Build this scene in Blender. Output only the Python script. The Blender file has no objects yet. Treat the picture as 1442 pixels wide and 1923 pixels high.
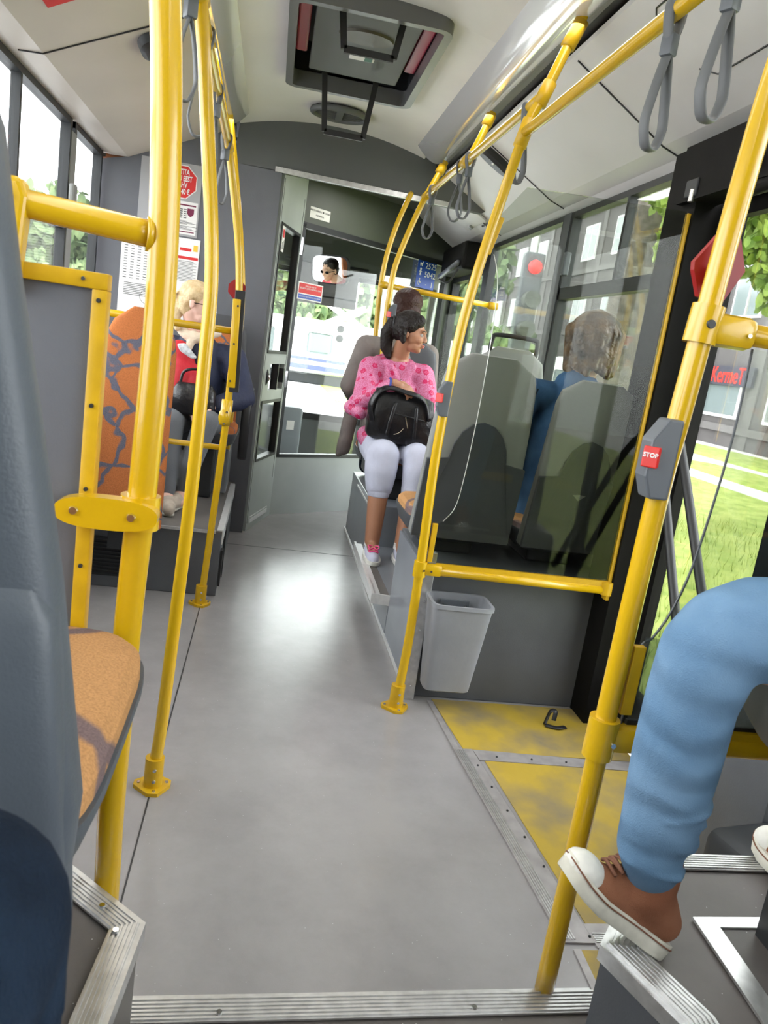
import bpy, bmesh, math, random
from mathutils import Vector, Matrix, Euler, Quaternion
random.seed(7)
C = bpy.context.scene.collection
SC = bpy.context.scene
R = math.radians
V = Vector

# ---------------------------------------------------------------- camera
cam_d = bpy.data.cameras.new('camera'); cam = bpy.data.objects.new('camera', cam_d); C.objects.link(cam)
SC.camera = cam
cam_d.sensor_fit = 'VERTICAL'; cam_d.sensor_height = 24.0; cam_d.sensor_width = 18.0
cam_d.lens = 24.0 * 1440 / 1923
yaw, pitch, roll = R(9.87), R(-11.75), R(8.55)
fw = V((math.sin(yaw)*math.cos(pitch), math.cos(yaw)*math.cos(pitch), math.sin(pitch)))
rt = V((math.cos(yaw), -math.sin(yaw), 0)); up = rt.cross(fw)
r2 = rt*math.cos(roll) + up*math.sin(roll); u2 = -rt*math.sin(roll) + up*math.cos(roll)
cam.matrix_world = Matrix(((r2.x, u2.x, -fw.x, 0), (r2.y, u2.y, -fw.y, 0), (r2.z, u2.z, -fw.z, 1.35), (0, 0, 0, 1)))
cam_d.clip_start = 0.02; cam_d.clip_end = 300
cam_d.dof.use_dof = True; cam_d.dof.focus_distance = 3.2; cam_d.dof.aperture_fstop = 9.0

# ---------------------------------------------------------------- light
SC.view_settings.view_transform = 'Standard'; SC.view_settings.look = 'None'
SC.view_settings.gamma = 1; SC.view_settings.use_curve_mapping = False
SC.view_settings.exposure = 0.12
w = bpy.data.worlds.new('sky'); SC.world = w; w.use_nodes = True
nt = w.node_tree; nt.nodes.clear()
tc = nt.nodes.new('ShaderNodeTexCoord'); sp = nt.nodes.new('ShaderNodeSeparateXYZ')
rp = nt.nodes.new('ShaderNodeValToRGB'); bg = nt.nodes.new('ShaderNodeBackground'); ow = nt.nodes.new('ShaderNodeOutputWorld')
rp.color_ramp.elements[0].position = 0.45; rp.color_ramp.elements[0].color = (.55, .56, .58, 1)
rp.color_ramp.elements[1].position = 0.56; rp.color_ramp.elements[1].color = (1, 1, 1.04, 1)
mp = nt.nodes.new('ShaderNodeMath'); mp.operation = 'MULTIPLY_ADD'; mp.inputs[1].default_value = .5; mp.inputs[2].default_value = .5
nt.links.new(tc.outputs['Generated'], sp.inputs[0]); nt.links.new(sp.outputs[2], mp.inputs[0])
nt.links.new(mp.outputs[0], rp.inputs[0]); nt.links.new(rp.outputs[0], bg.inputs[0]); nt.links.new(bg.outputs[0], ow.inputs[0])
bg.inputs[1].default_value = 9.0
COVE_FILL_POWER = 16.0  # strength of the fill light added below the unlit ceiling covers
SUN = 0.0

# ---------------------------------------------------------------- materials
def mat(name, col, rough=.5, metal=0, var=0, vscale=8, bump=0, bscale=60, col2=None, spec=.5, coat=0, emit=None, estr=0):
    m = bpy.data.materials.new(name); m.use_nodes = True
    t = m.node_tree; b = t.nodes['Principled BSDF']
    b.inputs['Base Color'].default_value = (*col, 1); b.inputs['Roughness'].default_value = rough
    b.inputs['Metallic'].default_value = metal; b.inputs['Specular IOR Level'].default_value = spec
    b.inputs['Coat Weight'].default_value = coat; b.inputs['Coat Roughness'].default_value = .08
    if emit: b.inputs['Emission Color'].default_value = (*emit, 1); b.inputs['Emission Strength'].default_value = estr
    co = t.nodes.new('ShaderNodeTexCoord')
    n = t.nodes.new('ShaderNodeTexNoise'); n.inputs['Scale'].default_value = vscale; n.inputs['Detail'].default_value = 5
    t.links.new(co.outputs['Object'], n.inputs['Vector'])
    if var or col2:
        c2 = col2 if col2 else tuple(min(1, c*(1+var)) for c in col); c1 = col if col2 else tuple(c*(1-var) for c in col)
        r = t.nodes.new('ShaderNodeValToRGB'); r.color_ramp.elements[0].position = .35; r.color_ramp.elements[1].position = .65
        r.color_ramp.elements[0].color = (*c1, 1); r.color_ramp.elements[1].color = (*c2, 1)
        t.links.new(n.outputs[0], r.inputs[0]); t.links.new(r.outputs[0], b.inputs['Base Color'])
    if bump:
        n2 = t.nodes.new('ShaderNodeTexNoise'); n2.inputs['Scale'].default_value = bscale; n2.inputs['Detail'].default_value = 4
        bp = t.nodes.new('ShaderNodeBump'); bp.inputs['Strength'].default_value = bump; bp.inputs['Distance'].default_value = .01
        t.links.new(co.outputs['Object'], n2.inputs['Vector']); t.links.new(n2.outputs[0], bp.inputs['Height'])
        t.links.new(bp.outputs[0], b.inputs['Normal'])
    return m

def glass(name, tint=(.93, .96, .95), refl=1.0, rough=.02, dirt=0.0):
    m = bpy.data.materials.new(name); m.use_nodes = True; t = m.node_tree; t.nodes.clear()
    o = t.nodes.new('ShaderNodeOutputMaterial'); tr = t.nodes.new('ShaderNodeBsdfTransparent'); g = t.nodes.new('ShaderNodeBsdfGlossy')
    g.inputs['Roughness'].default_value = rough; tr.inputs[0].default_value = (*tint, 1)
    f = t.nodes.new('ShaderNodeFresnel'); f.inputs[0].default_value = 1.45
    mu = t.nodes.new('ShaderNodeMath'); mu.operation = 'MULTIPLY'; mu.inputs[1].default_value = refl
    mx = t.nodes.new('ShaderNodeMixShader')
    geo = t.nodes.new('ShaderNodeNewGeometry')
    t.links.new(f.outputs[0], mu.inputs[0]); t.links.new(mu.outputs[0], mx.inputs[0])
    t.links.new(tr.outputs[0], mx.inputs[1]); t.links.new(g.outputs[0], mx.inputs[2])
    last = mx
    if dirt:
        d = t.nodes.new('ShaderNodeBsdfDiffuse'); d.inputs[0].default_value = (.45, .45, .42, 1)
        co = t.nodes.new('ShaderNodeTexCoord'); n = t.nodes.new('ShaderNodeTexNoise'); n.inputs['Scale'].default_value = 90; n.inputs['Detail'].default_value = 8
        n2 = t.nodes.new('ShaderNodeTexNoise'); n2.inputs['Scale'].default_value = 3
        m2 = t.nodes.new('ShaderNodeMath'); m2.operation = 'MULTIPLY'; m3 = t.nodes.new('ShaderNodeMath'); m3.operation = 'MULTIPLY'; m3.inputs[1].default_value = dirt
        t.links.new(co.outputs['Object'], n.inputs[0]); t.links.new(co.outputs['Object'], n2.inputs[0])
        t.links.new(n.outputs[0], m2.inputs[0]); t.links.new(n2.outputs[0], m2.inputs[1]); t.links.new(m2.outputs[0], m3.inputs[0])
        mx2 = t.nodes.new('ShaderNodeMixShader'); t.links.new(m3.outputs[0], mx2.inputs[0]); t.links.new(mx.outputs[0], mx2.inputs[1]); t.links.new(d.outputs[0], mx2.inputs[2]); last = mx2
    t.links.new(last.outputs[0], o.inputs[0])
    return m

def upholstery(name, base, line, scale=5.0):
    m = mat(name, base, .95, bump=.35, bscale=220, spec=.15); t = m.node_tree; b = t.nodes['Principled BSDF']
    co = t.nodes.new('ShaderNodeTexCoord'); n = t.nodes.new('ShaderNodeTexNoise'); n.inputs['Scale'].default_value = scale*1.3
    mxv = t.nodes.new('ShaderNodeMix'); mxv.data_type = 'RGBA'; mxv.inputs[0].default_value = .12
    v = t.nodes.new('ShaderNodeTexVoronoi'); v.feature = 'DISTANCE_TO_EDGE'; v.inputs['Scale'].default_value = scale
    t.links.new(co.outputs['Object'], n.inputs['Vector']); t.links.new(co.outputs['Object'], mxv.inputs[6]); t.links.new(n.outputs['Color'], mxv.inputs[7])
    t.links.new(mxv.outputs[2], v.inputs['Vector'])
    r = t.nodes.new('ShaderNodeValToRGB'); r.color_ramp.elements[0].position = .022; r.color_ramp.elements[1].position = .04
    r.color_ramp.elements[0].color = (*line, 1); r.color_ramp.elements[1].color = (*base, 1)
    t.links.new(v.outputs[0], r.inputs[0])
    n3 = t.nodes.new('ShaderNodeTexNoise'); n3.inputs['Scale'].default_value = 300
    mm = t.nodes.new('ShaderNodeMix'); mm.data_type = 'RGBA'; mm.blend_type = 'MULTIPLY'; mm.inputs[0].default_value = .5
    t.links.new(r.outputs[0], mm.inputs[6]); t.links.new(co.outputs['Object'], n3.inputs['Vector'])
    r3 = t.nodes.new('ShaderNodeValToRGB'); r3.color_ramp.elements[0].color = (.45, .45, .45, 1); r3.color_ramp.elements[1].color = (1.0, 1.0, 1.0, 1); r3.color_ramp.elements[0].position = .3; r3.color_ramp.elements[1].position = .6
    t.links.new(n3.outputs[0], r3.inputs[0]); t.links.new(r3.outputs[0], mm.inputs[7]); t.links.new(mm.outputs[2], b.inputs['Base Color'])
    return m

M = {}
M['yellow'] = mat('yellow_enamel', (.60, .365, .004),   .25, coat=.35, var=.012, vscale=30, bump=.03, bscale=140)
M['yellow_dark'] = mat('yellow_plastic', (.56, .33, .004), .4, var=.08, vscale=25)
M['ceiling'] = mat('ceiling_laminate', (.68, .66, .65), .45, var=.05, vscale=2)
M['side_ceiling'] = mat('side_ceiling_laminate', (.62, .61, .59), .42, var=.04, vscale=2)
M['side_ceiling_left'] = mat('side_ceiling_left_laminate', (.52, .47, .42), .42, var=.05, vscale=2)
M['grey_wall'] = mat('grey_wall_panel', (.115, .12, .135), .5, var=.08, vscale=3, bump=.1, bscale=300)
M['grey_bulk'] = mat('grey_bulkhead', (.095, .10, .10), .55, var=.06, vscale=3)
M['olive'] = mat('olive_grey_panel', (.075, .085, .068), .5, var=.06, vscale=3)
M['door_grey'] = mat('light_grey_panel', (.36, .39, .38), .4, var=.05, vscale=4)
M['box_grey'] = mat('wheel_box_panel', (.085, .09, .10), .5, var=.1, vscale=5, bump=.08, bscale=200)
M['box_side'] = mat('wheel_box_side', (.19, .205, .23), .35, var=.08, vscale=4)
M['alu'] = mat('brushed_aluminium', (.62, .62, .62), .38, .85, var=.1, vscale=40)
M['white_alu'] = mat('pale_aluminium', (.78, .78, .78), .35, .5, var=.05, vscale=40)
M['chrome'] = mat('chrome', (.75, .75, .75), .15, 1)
M['black'] = mat('black_rubber', (.012, .012, .013), .5)
M['black_metal'] = mat('black_metal', (.005, .0045, .004), .6, var=.3, vscale=6, spec=.12)
M['dark_frame'] = mat('dark_frame', (.018, .020, .022), .45)
M['seat_light'] = mat('seat_plastic_grey', (.21, .215, .205), .45, var=.05, vscale=5, bump=.1, bscale=400)
M['seat_dark'] = mat('seat_plastic_charcoal', (.05, .054, .062), .5, var=.06, vscale=5, bump=.1, bscale=400)
M['near_seat'] = mat('seat_plastic_slate', (.060, .072, .088), .5, var=.06, vscale=5, bump=.1, bscale=300)
M['orange_fabric'] = upholstery('orange_upholstery', (.50, .165, .055), (.13, .13, .17), 5.2)
M['tan_fabric'] = upholstery('tan_upholstery', (.47, .25, .105), (.17, .12, .12), 2.6)
M['strap'] = mat('grey_strap', (.11, .115, .12), .5)
M['red'] = mat('red_plastic', (.27, .008, .010), .35)
M['hatch_red'] = mat('hatch_red', (.55, .03, .07), .35)
M['white'] = mat('white_paper', (.78, .77, .76), .6)
M['white_paint'] = mat('white_paint', (.85, .85, .85), .4)
M['ink'] = mat('ink', (.1, .1, .1), .7)
M['maroon'] = mat('maroon_ink', (.16, .01, .05), .6)
M['red_ink'] = mat('red_ink', (.6, .02, .02), .5)
M['blue_ink'] = mat('blue_ink', (.01, .06, .38), .4)
M['yellow_ink'] = mat('yellow_ink', (.8, .5, .05), .5)
M['green_ink'] = mat('green_ink', (.02, .12, .08), .5)
M['bin'] = mat('grey_bin_plastic', (.25, .26, .285), .4, var=.08, vscale=6, bump=.05, bscale=60)
M['button_box'] = mat('button_housing', (.10, .11, .125), .4)
M['glass'] = glass('window_glass', (.94, .96, .95), .55)
M['screen_glass'] = glass('screen_glass', (.82, .84, .80), .62)
M['dirty_glass'] = glass('dusty_glass', (.62, .66, .64), 1.2, .06, .55)
M['cab_glass'] = glass('cab_glass', (.93, .95, .93), .34, .02, .0)
M['mirror'] = mat('mirror', (.9, .9, .9), .01, 1)
M['skin'] = mat('skin', (.62, .36, .25), .5, var=.06, vscale=10)
M['skin_tan'] = mat('tanned_skin', (.40, .19, .11), .45, var=.06, vscale=10)
M['skin_pink'] = mat('pale_skin', (.72, .45, .36), .5, var=.05, vscale=10)
M['hair_black'] = mat('black_hair', (.010, .006, .005), .5, bump=.8, bscale=70, spec=.3)
M['hair_auburn'] = mat('auburn_hair', (.035, .011, .008), .5, spec=.3, bump=.6, bscale=90)
M['hair_brown'] = mat('streaked_brown_hair', (.035, .018, .009), .38, col2=(.20, .115, .050), vscale=13, bump=.8, bscale=45)
M['hair_blonde'] = mat('blonde_hair', (.50, .34, .16), .45, col2=(.70, .54, .32), vscale=25, bump=.6, bscale=80)
M['denim_light'] = mat('light_blue_denim', (.11, .205, .33), .85, col2=(.15, .255, .39), vscale=9, bump=.25, bscale=420, spec=.2)
def wrinkle(m, scale, strength, axis='Z'):
    t = m.node_tree; b = t.nodes['Principled BSDF']; co = t.nodes.new('ShaderNodeTexCoord'); wv = t.nodes.new('ShaderNodeTexWave'); wv.wave_type = 'BANDS'; wv.bands_direction = axis
    wv.inputs['Scale'].default_value = scale; wv.inputs['Distortion'].default_value = 5; wv.inputs['Detail'].default_value = 2; wv.inputs['Detail Scale'].default_value = 1.2
    bp = t.nodes.new('ShaderNodeBump'); bp.inputs['Strength'].default_value = strength; bp.inputs['Distance'].default_value = .02
    t.links.new(co.outputs['Object'], wv.inputs['Vector']); t.links.new(wv.outputs['Fac'], bp.inputs['Height'])
    old = b.inputs['Normal'].links[0].from_node if b.inputs['Normal'].links else None
    if old: t.links.new(bp.outputs[0], old.inputs['Normal'])
    else: t.links.new(bp.outputs[0], b.inputs['Normal'])
wrinkle(M['denim_light'], 4.5, .35)
M['denim_mid'] = mat('blue_denim', (.028, .075, .17), .85, col2=(.05, .12, .25), vscale=12, bump=.25, bscale=300, spec=.2)
M['denim_dark'] = mat('dark_denim', (.004, .009, .019), .9, col2=(.008, .018, .036), vscale=14, bump=.3, bscale=300, spec=.15)
M['canvas_brown'] = mat('brown_canvas', (.22, .085, .045), .9, col2=(.29, .125, .07), vscale=12, bump=.3, bscale=500, spec=.2)
M['brown_lace'] = mat('brown_lace', (.20, .085, .05), .9)
M['rubber_white'] = mat('off_white_rubber', (.74, .73, .68), .5, var=.08, vscale=30)
M['rubber_cream'] = mat('cream_rubber', (.62, .60, .52), .6, var=.1, vscale=30)
M['grey_trousers'] = mat('pale_grey_jersey', (.52, .54, .66), .9, var=.06, vscale=10, bump=.2, bscale=200)
M['lilac'] = mat('lilac_canvas', (.55, .56, .70), .8)
M['pink_lace'] = mat('pink_lace', (.9, .10, .30), .6)
M['grey_jacket'] = mat('grey_jacket', (.19, .165, .152), .8, var=.14, vscale=8, bump=.3, bscale=60)
M['navy'] = mat('navy_jacket', (.012, .018, .05), .7, var=.2, vscale=10, bump=.3, bscale=60)
M['red_coat'] = mat('red_coat', (.48, .008, .02), .6, var=.12, vscale=8, bump=.3, bscale=50)
M['silver'] = mat('silver_lining', (.5, .52, .55), .4, var=.25, vscale=60)
M['cream'] = mat('cream_scarf', (.66, .55, .42), .9, bump=.5, bscale=60)
M['leggings'] = mat('grey_leggings', (.13, .14, .155), .85, bump=.2, bscale=150)
M['trainer_beige'] = mat('beige_trainer', (.40, .34, .28), .8, var=.1, vscale=30)
M['leather'] = mat('black_leather', (.008, .008, .010), .32, bump=1.0, bscale=14)
M['brown_panel'] = mat('brown_cab_panel', (.30, .10, .03), .6)
M['bracelet'] = mat('bracelet', (.03, .05, .3), .5)

def pink_floral():
    m = mat('pink_floral_fabric', (.8, .2, .4), .55, bump=.35, bscale=25); t = m.node_tree; b = t.nodes['Principled BSDF']
    co = t.nodes.new('ShaderNodeTexCoord'); v = t.nodes.new('ShaderNodeTexVoronoi'); v.inputs['Scale'].default_value = 19; v.inputs['Randomness'].default_value = .55
    t.links.new(co.outputs['Object'], v.inputs['Vector'])
    n = t.nodes.new('ShaderNodeTexNoise'); n.inputs['Scale'].default_value = 170; t.links.new(co.outputs['Object'], n.inputs['Vector'])
    ad = t.nodes.new('ShaderNodeMath'); ad.operation = 'MULTIPLY_ADD'; ad.inputs[1].default_value = .25; t.links.new(n.outputs[0], ad.inputs[0]); t.links.new(v.outputs['Distance'], ad.inputs[2])
    r = t.nodes.new('ShaderNodeValToRGB'); e = r.color_ramp.elements; r.color_ramp.interpolation = 'CONSTANT'
    e[0].position = 0; e[0].color = (.85, .35, .5, 1); e[1].position = .10; e[1].color = (.55, .015, .13, 1)
    x = e.new(.25); x.color = (.80, .30, .50, 1); x = e.new(.27); x.color = (.55, .008, .12, 1); x = e.new(.47); x.color = (.58, .20, .36, 1)
    t.links.new(ad.outputs[0], r.inputs[0])
    r2_ = t.nodes.new('ShaderNodeValToRGB'); r2_.color_ramp.elements[0].position = .48; r2_.color_ramp.elements[1].position = .55
    r2_.color_ramp.elements[0].color = (.85, .5, .6, 1); r2_.color_ramp.elements[1].color = (1, 1, 1, 1)
    t.links.new(n.outputs[0], r2_.inputs[0])
    mm = t.nodes.new('ShaderNodeMix'); mm.data_type = 'RGBA'; mm.blend_type = 'MULTIPLY'; mm.inputs[0].default_value = 1
    t.links.new(r.outputs[0], mm.inputs[6]); t.links.new(r2_.outputs[0], mm.inputs[7]); t.links.new(mm.outputs[2], b.inputs['Base Color'])
    return m
M['floral'] = pink_floral()

def floor_mat(name, c1, c2, rough, speck=True, dirtcol=None):
    m = mat(name, c1, rough, bump=.05, bscale=400); t = m.node_tree; b = t.nodes['Principled BSDF']
    co = t.nodes.new('ShaderNodeTexCoord'); n = t.nodes.new('ShaderNodeTexNoise'); n.inputs['Scale'].default_value = 1.6; n.inputs['Detail'].default_value = 10; n.inputs['Roughness'].default_value = .7
    t.links.new(co.outputs['Object'], n.inputs['Vector'])
    r = t.nodes.new('ShaderNodeValToRGB'); r.color_ramp.elements[0].position = .35; r.color_ramp.elements[1].position = .65
    r.color_ramp.elements[0].color = (*c1, 1); r.color_ramp.elements[1].color = (*c2, 1); t.links.new(n.outputs[0], r.inputs[0])
    last = r.outputs[0]
    if dirtcol:
        n4 = t.nodes.new('ShaderNodeTexNoise'); n4.inputs['Scale'].default_value = 4.5; n4.inputs['Detail'].default_value = 8; t.links.new(co.outputs['Object'], n4.inputs['Vector'])
        r4 = t.nodes.new('ShaderNodeValToRGB'); r4.color_ramp.elements[0].position = .42; r4.color_ramp.elements[1].position = .72; t.links.new(n4.outputs[0], r4.inputs[0])
        mx = t.nodes.new('ShaderNodeMix'); mx.data_type = 'RGBA'; t.links.new(r4.outputs[0], mx.inputs[0]); t.links.new(last, mx.inputs[6]); mx.inputs[7].default_value = (*dirtcol, 1); last = mx.outputs[2]
    if speck:
        n3 = t.nodes.new('ShaderNodeTexVoronoi'); n3.inputs['Scale'].default_value = 75; t.links.new(co.outputs['Object'], n3.inputs['Vector'])
        lt = t.nodes.new('ShaderNodeMath'); lt.operation = 'LESS_THAN'; lt.inputs[1].default_value = .07; t.links.new(n3.outputs['Distance'], lt.inputs[0])
        sc = t.nodes.new('ShaderNodeSeparateColor'); t.links.new(n3.outputs['Color'], sc.inputs[0])
        gt = t.nodes.new('ShaderNodeMath'); gt.operation = 'GREATER_THAN'; gt.inputs[1].default_value = .80; t.links.new(sc.outputs[0], gt.inputs[0])
        ml = t.nodes.new('ShaderNodeMath'); ml.operation = 'MULTIPLY'; t.links.new(lt.outputs[0], ml.inputs[0]); t.links.new(gt.outputs[0], ml.inputs[1])
        mx = t.nodes.new('ShaderNodeMix'); mx.data_type = 'RGBA'; t.links.new(ml.outputs[0], mx.inputs[0]); t.links.new(last, mx.inputs[6]); mx.inputs[7].default_value = (.55, .55, .55, 1); last = mx.outputs[2]
    t.links.new(last, b.inputs['Base Color'])
    return m
M['floor'] = floor_mat('grey_speckled_vinyl', (.25, .238, .242), (.315, .302, .305), .21)
M['platform'] = floor_mat('grey_grit_vinyl', (.10, .09, .085), (.135, .122, .115), .5)
M['yellow_floor'] = floor_mat('worn_yellow_vinyl', (.38, .265, .025), (.46, .32, .04), .6, False, (.17, .145, .11))

# ---------------------------------------------------------------- geometry helpers
class G:
    def __init__(s): s.bm = bmesh.new()
    def add(s, b2):
        me = bpy.data.meshes.new('tmp'); b2.to_mesh(me); b2.free(); s.bm.from_mesh(me); bpy.data.meshes.remove(me); return s
    def obox(s, c, size, rot=None, bev=0, seg=2):
        b = bmesh.new(); bmesh.ops.create_cube(b, size=1); bmesh.ops.scale(b, vec=V(size), verts=b.verts)
        if bev: bmesh.ops.bevel(b, geom=b.edges[:], offset=bev, segments=seg, affect='EDGES', profile=.5)
        m = Matrix.Translation(V(c))
        if rot is not None: m = m @ (rot.to_4x4() if not isinstance(rot, tuple) else Euler(rot).to_matrix().to_4x4())
        bmesh.ops.transform(b, matrix=m, verts=b.verts); return s.add(b)
    def box(s, x0, x1, y0, y1, z0, z1, bev=0, seg=2):
        return s.obox(((x0+x1)/2, (y0+y1)/2, (z0+z1)/2), (abs(x1-x0), abs(y1-y0), abs(z1-z0)), None, bev, seg)
    def beam(s, p, q, wx, wz, up=(0, 0, 1), bev=0):
        p, q = V(p), V(q); d = (q-p); L = d.length; y = d.normalized(); x = y.cross(V(up)).normalized(); z = x.cross(y)
        rot = Matrix((x, y, z)).transposed(); return s.obox((p+q)/2, (wx, L, wz), rot, bev)
    def poly(s, pts, ext):
        b = bmesh.new(); vs = [b.verts.new(V(p)) for p in pts]; f = b.faces.new(vs)
        r = bmesh.ops.extrude_face_region(b, geom=[f]); bmesh.ops.translate(b, vec=V(ext), verts=[v for v in r['geom'] if isinstance(v, bmesh.types.BMVert)])
        bmesh.ops.recalc_face_normals(b, faces=b.faces); return s.add(b)
    def tube(s, pts, r, seg=14, sm=6, closed=False, flat=None):
        P = [V(p) for p in pts]
        rr = r if isinstance(r, (list, tuple)) else [r]*len(P)
        if sm and len(P) > 2:
            Q = []; RQ = []; n = len(P); rng = range(n) if closed else range(n-1)
            for i in rng:
                a = P[(i-1) % n] if (closed or i > 0) else P[0]*2-P[1]
                b_, c = P[i], P[(i+1) % n]; d = P[(i+2) % n] if (closed or i < n-2) else P[-1]*2-P[-2]
                for k in range(sm):
                    t = k/sm
                    Q.append(.5*((2*b_)+(-a+c)*t+(2*a-5*b_+4*c-d)*t*t+(-a+3*b_-3*c+d)*t**3)); RQ.append(rr[i]*(1-t)+rr[(i+1) % n]*t)
            if not closed: Q.append(P[-1]); RQ.append(rr[-1])
            P, rr = Q, RQ
        b = bmesh.new(); n = len(P); rings = []
        T = []
        for i in range(n):
            if closed: T.append((P[(i+1) % n]-P[(i-1) % n]).normalized())
            else: T.append((P[min(i+1, n-1)]-P[max(i-1, 0)]).normalized())
        N = T[0].orthogonal().normalized()
        if flat is not None: N = (V(flat)-T[0]*V(flat).dot(T[0])).normalized()
        for i in range(n):
            if i: 
                q = T[i-1].rotation_difference(T[i]); N = q @ N; N = (N-T[i]*N.dot(T[i])).normalized()
            B = T[i].cross(N)
            ra = rr[i] if not isinstance(rr[i], (tuple, list)) else rr[i][0]
            rb = ra if flat is None else ra*.38
            rings.append([b.verts.new(P[i]+N*ra*math.cos(a)+B*rb*math.sin(a)) for a in [2*math.pi*k/seg for k in range(seg)]])
        m = n if closed else n-1
        for i in range(m):
            A, Bq = rings[i], rings[(i+1) % n]
            for k in range(seg): b.faces.new((A[k], A[(k+1) % seg], Bq[(k+1) % seg], Bq[k]))
        if not closed:
            b.faces.new(rings[0][::-1]); b.faces.new(rings[-1])
        bmesh.ops.recalc_face_normals(b, faces=b.faces); return s.add(b)
    def cyl(s, p, q, r, r2_=None, seg=20):
        p, q = V(p), V(q); d = q-p
        b = bmesh.new(); bmesh.ops.create_cone(b, cap_ends=True, segments=seg, radius1=r, radius2=r if r2_ is None else r2_, depth=d.length)
        bmesh.ops.transform(b, matrix=Matrix.Translation((p+q)/2) @ d.to_track_quat('Z', 'Y').to_matrix().to_4x4(), verts=b.verts); return s.add(b)
    def ball(s, c, rad, rot=None, sub=2):
        b = bmesh.new(); bmesh.ops.create_icosphere(b, subdivisions=sub, radius=1)
        sc = V(rad) if isinstance(rad, (tuple, list)) else V((rad,)*3)
        bmesh.ops.scale(b, vec=sc, verts=b.verts)
        m = Matrix.Translation(V(c))
        if rot is not None: m = m @ (rot.to_4x4() if isinstance(rot, Matrix) else Euler(rot).to_matrix().to_4x4())
        bmesh.ops.transform(b, matrix=m, verts=b.verts); return s.add(b)
    def stack(s, secs, n=40, e=4.0, axis='z'):
        """superellipse sections (cx,cy,z,a,b) along z"""
        b = bmesh.new(); rings = []
        for (cx, cy, z, a, bb) in secs:
            ring = []
            for k in range(n):
                t = 2*math.pi*k/n; c, q = math.cos(t), math.sin(t)
                ring.append(b.verts.new((cx+a*math.copysign(abs(c)**(2/e), c), cy+bb*math.copysign(abs(q)**(2/e), q), z)))
            rings.append(ring)
        for A, B in zip(rings, rings[1:]):
            for k in range(n): b.faces.new((A[k], A[(k+1) % n], B[(k+1) % n], B[k]))
        b.faces.new(rings[0][::-1]); b.faces.new(rings[-1])
        bmesh.ops.recalc_face_normals(b, faces=b.faces); return s.add(b)
    def xf(s, m):
        bmesh.ops.transform(s.bm, matrix=m, verts=s.bm.verts); return s
    def build(s, name, m, parent=None, smooth=False, local=False, label=None):
        me = bpy.data.meshes.new(name)
        o = bpy.data.objects.new(name, me); C.objects.link(o)
        if parent is None:
            xs = [v.co for v in s.bm.verts]
            c = V(((min(v.x for v in xs)+max(v.x for v in xs))/2, (min(v.y for v in xs)+max(v.y for v in xs))/2, min(v.z for v in xs)))
            bmesh.ops.translate(s.bm, vec=-c, verts=s.bm.verts); o.location = c
        else:
            o.parent = parent
            if not local:
                bmesh.ops.transform(s.bm, matrix=root_matrix(parent).inverted(), verts=s.bm.verts)
        s.bm.to_mesh(me); s.bm.free(); me.materials.append(m)
        if smooth:
            for p in me.polygons: p.use_smooth = True
            if smooth == 'auto':
                try: me.set_sharp_from_angle(angle=R(38))
                except Exception: pass
        if label: o['label'] = label
        return o
def root_matrix(o):
    m = Matrix.Identity(4)
    while o is not None:
        m = (Matrix.Translation(o.location) @ o.rotation_euler.to_matrix().to_4x4()) @ m; o = o.parent
    return m
def tag(o, label=None, cat=None, group=None, kind=None):
    if label: o['label'] = label
    if cat: o['category'] = cat
    if group: o['group'] = group
    if kind: o['kind'] = kind
    return o
def thing(name, label, cat, loc=(0, 0, 0), rotz=0, group=None):
    o = bpy.data.objects.new(name, None); C.objects.link(o); o.location = loc; o.rotation_euler = (0, 0, rotz); o.empty_display_size = .1
    return tag(o, label, cat, group)
def struct(name, g, m, label=None, smooth=False):
    o = g.build(name, m, None, smooth); o['kind'] = 'structure'
    if label: o['label'] = label
    return o
def copy_tree(o, loc=None, rotz=None, label=None, parent=None):
    c = o.copy(); C.objects.link(c)
    if parent is not None: c.parent = parent
    if loc is not None: c.location = loc
    if rotz is not None: c.rotation_euler = (0, 0, rotz)
    if label: c['label'] = label
    for ch in [x for x in bpy.data.objects if x.parent == o]: copy_tree(ch, parent=c)
    return c
def remesh(o, voxel=.008, smooth=4):
    md = o.modifiers.new('r', 'REMESH'); md.mode = 'VOXEL'; md.voxel_size = voxel; md.use_smooth_shade = True
    if smooth: ms = o.modifiers.new('s', 'SMOOTH'); ms.iterations = smooth; ms.factor = .5
    bpy.context.view_layer.update(); dg = bpy.context.evaluated_depsgraph_get()
    me = bpy.data.meshes.new_from_object(o.evaluated_get(dg)); old = o.data; o.modifiers.clear(); o.data = me; me.name = o.name
    me.materials.clear(); me.materials.append(old.materials[0])
    for p in me.polygons: p.use_smooth = True
    return o
def blob(name, prims, m, parent, voxel=.008, smooth=4, label=None):
    g = G()
    for p in prims:
        if p[0] == 'c':
            _, a, ra, b_, rb = p
            sd_ = 3 if max(ra, rb) > .03 else 2
            b = bmesh.new(); bmesh.ops.create_icosphere(b, subdivisions=sd_, radius=ra, matrix=Matrix.Translation(V(a)))
            bmesh.ops.create_icosphere(b, subdivisions=sd_, radius=rb, matrix=Matrix.Translation(V(b_)))
            r = bmesh.ops.convex_hull(b, input=b.verts)
            bmesh.ops.delete(b, geom=list({e for e in r['geom_interior'] if isinstance(e, bmesh.types.BMVert)}), context='VERTS')
            g.add(b)
        elif p[0] == 'e': g.ball(p[1], p[2], p[3] if len(p) > 3 else None)
        elif p[0] == 'b': g.obox(p[1], p[2], p[3] if len(p) > 3 else None)
    o = g.build(name, m, parent)
    remesh(o, voxel, smooth)
    if label: o['label'] = label
    return o
def chain(pts, rs):
    return [('c', pts[i], rs[i], pts[i+1], rs[i+1]) for i in range(len(pts)-1)]
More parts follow.
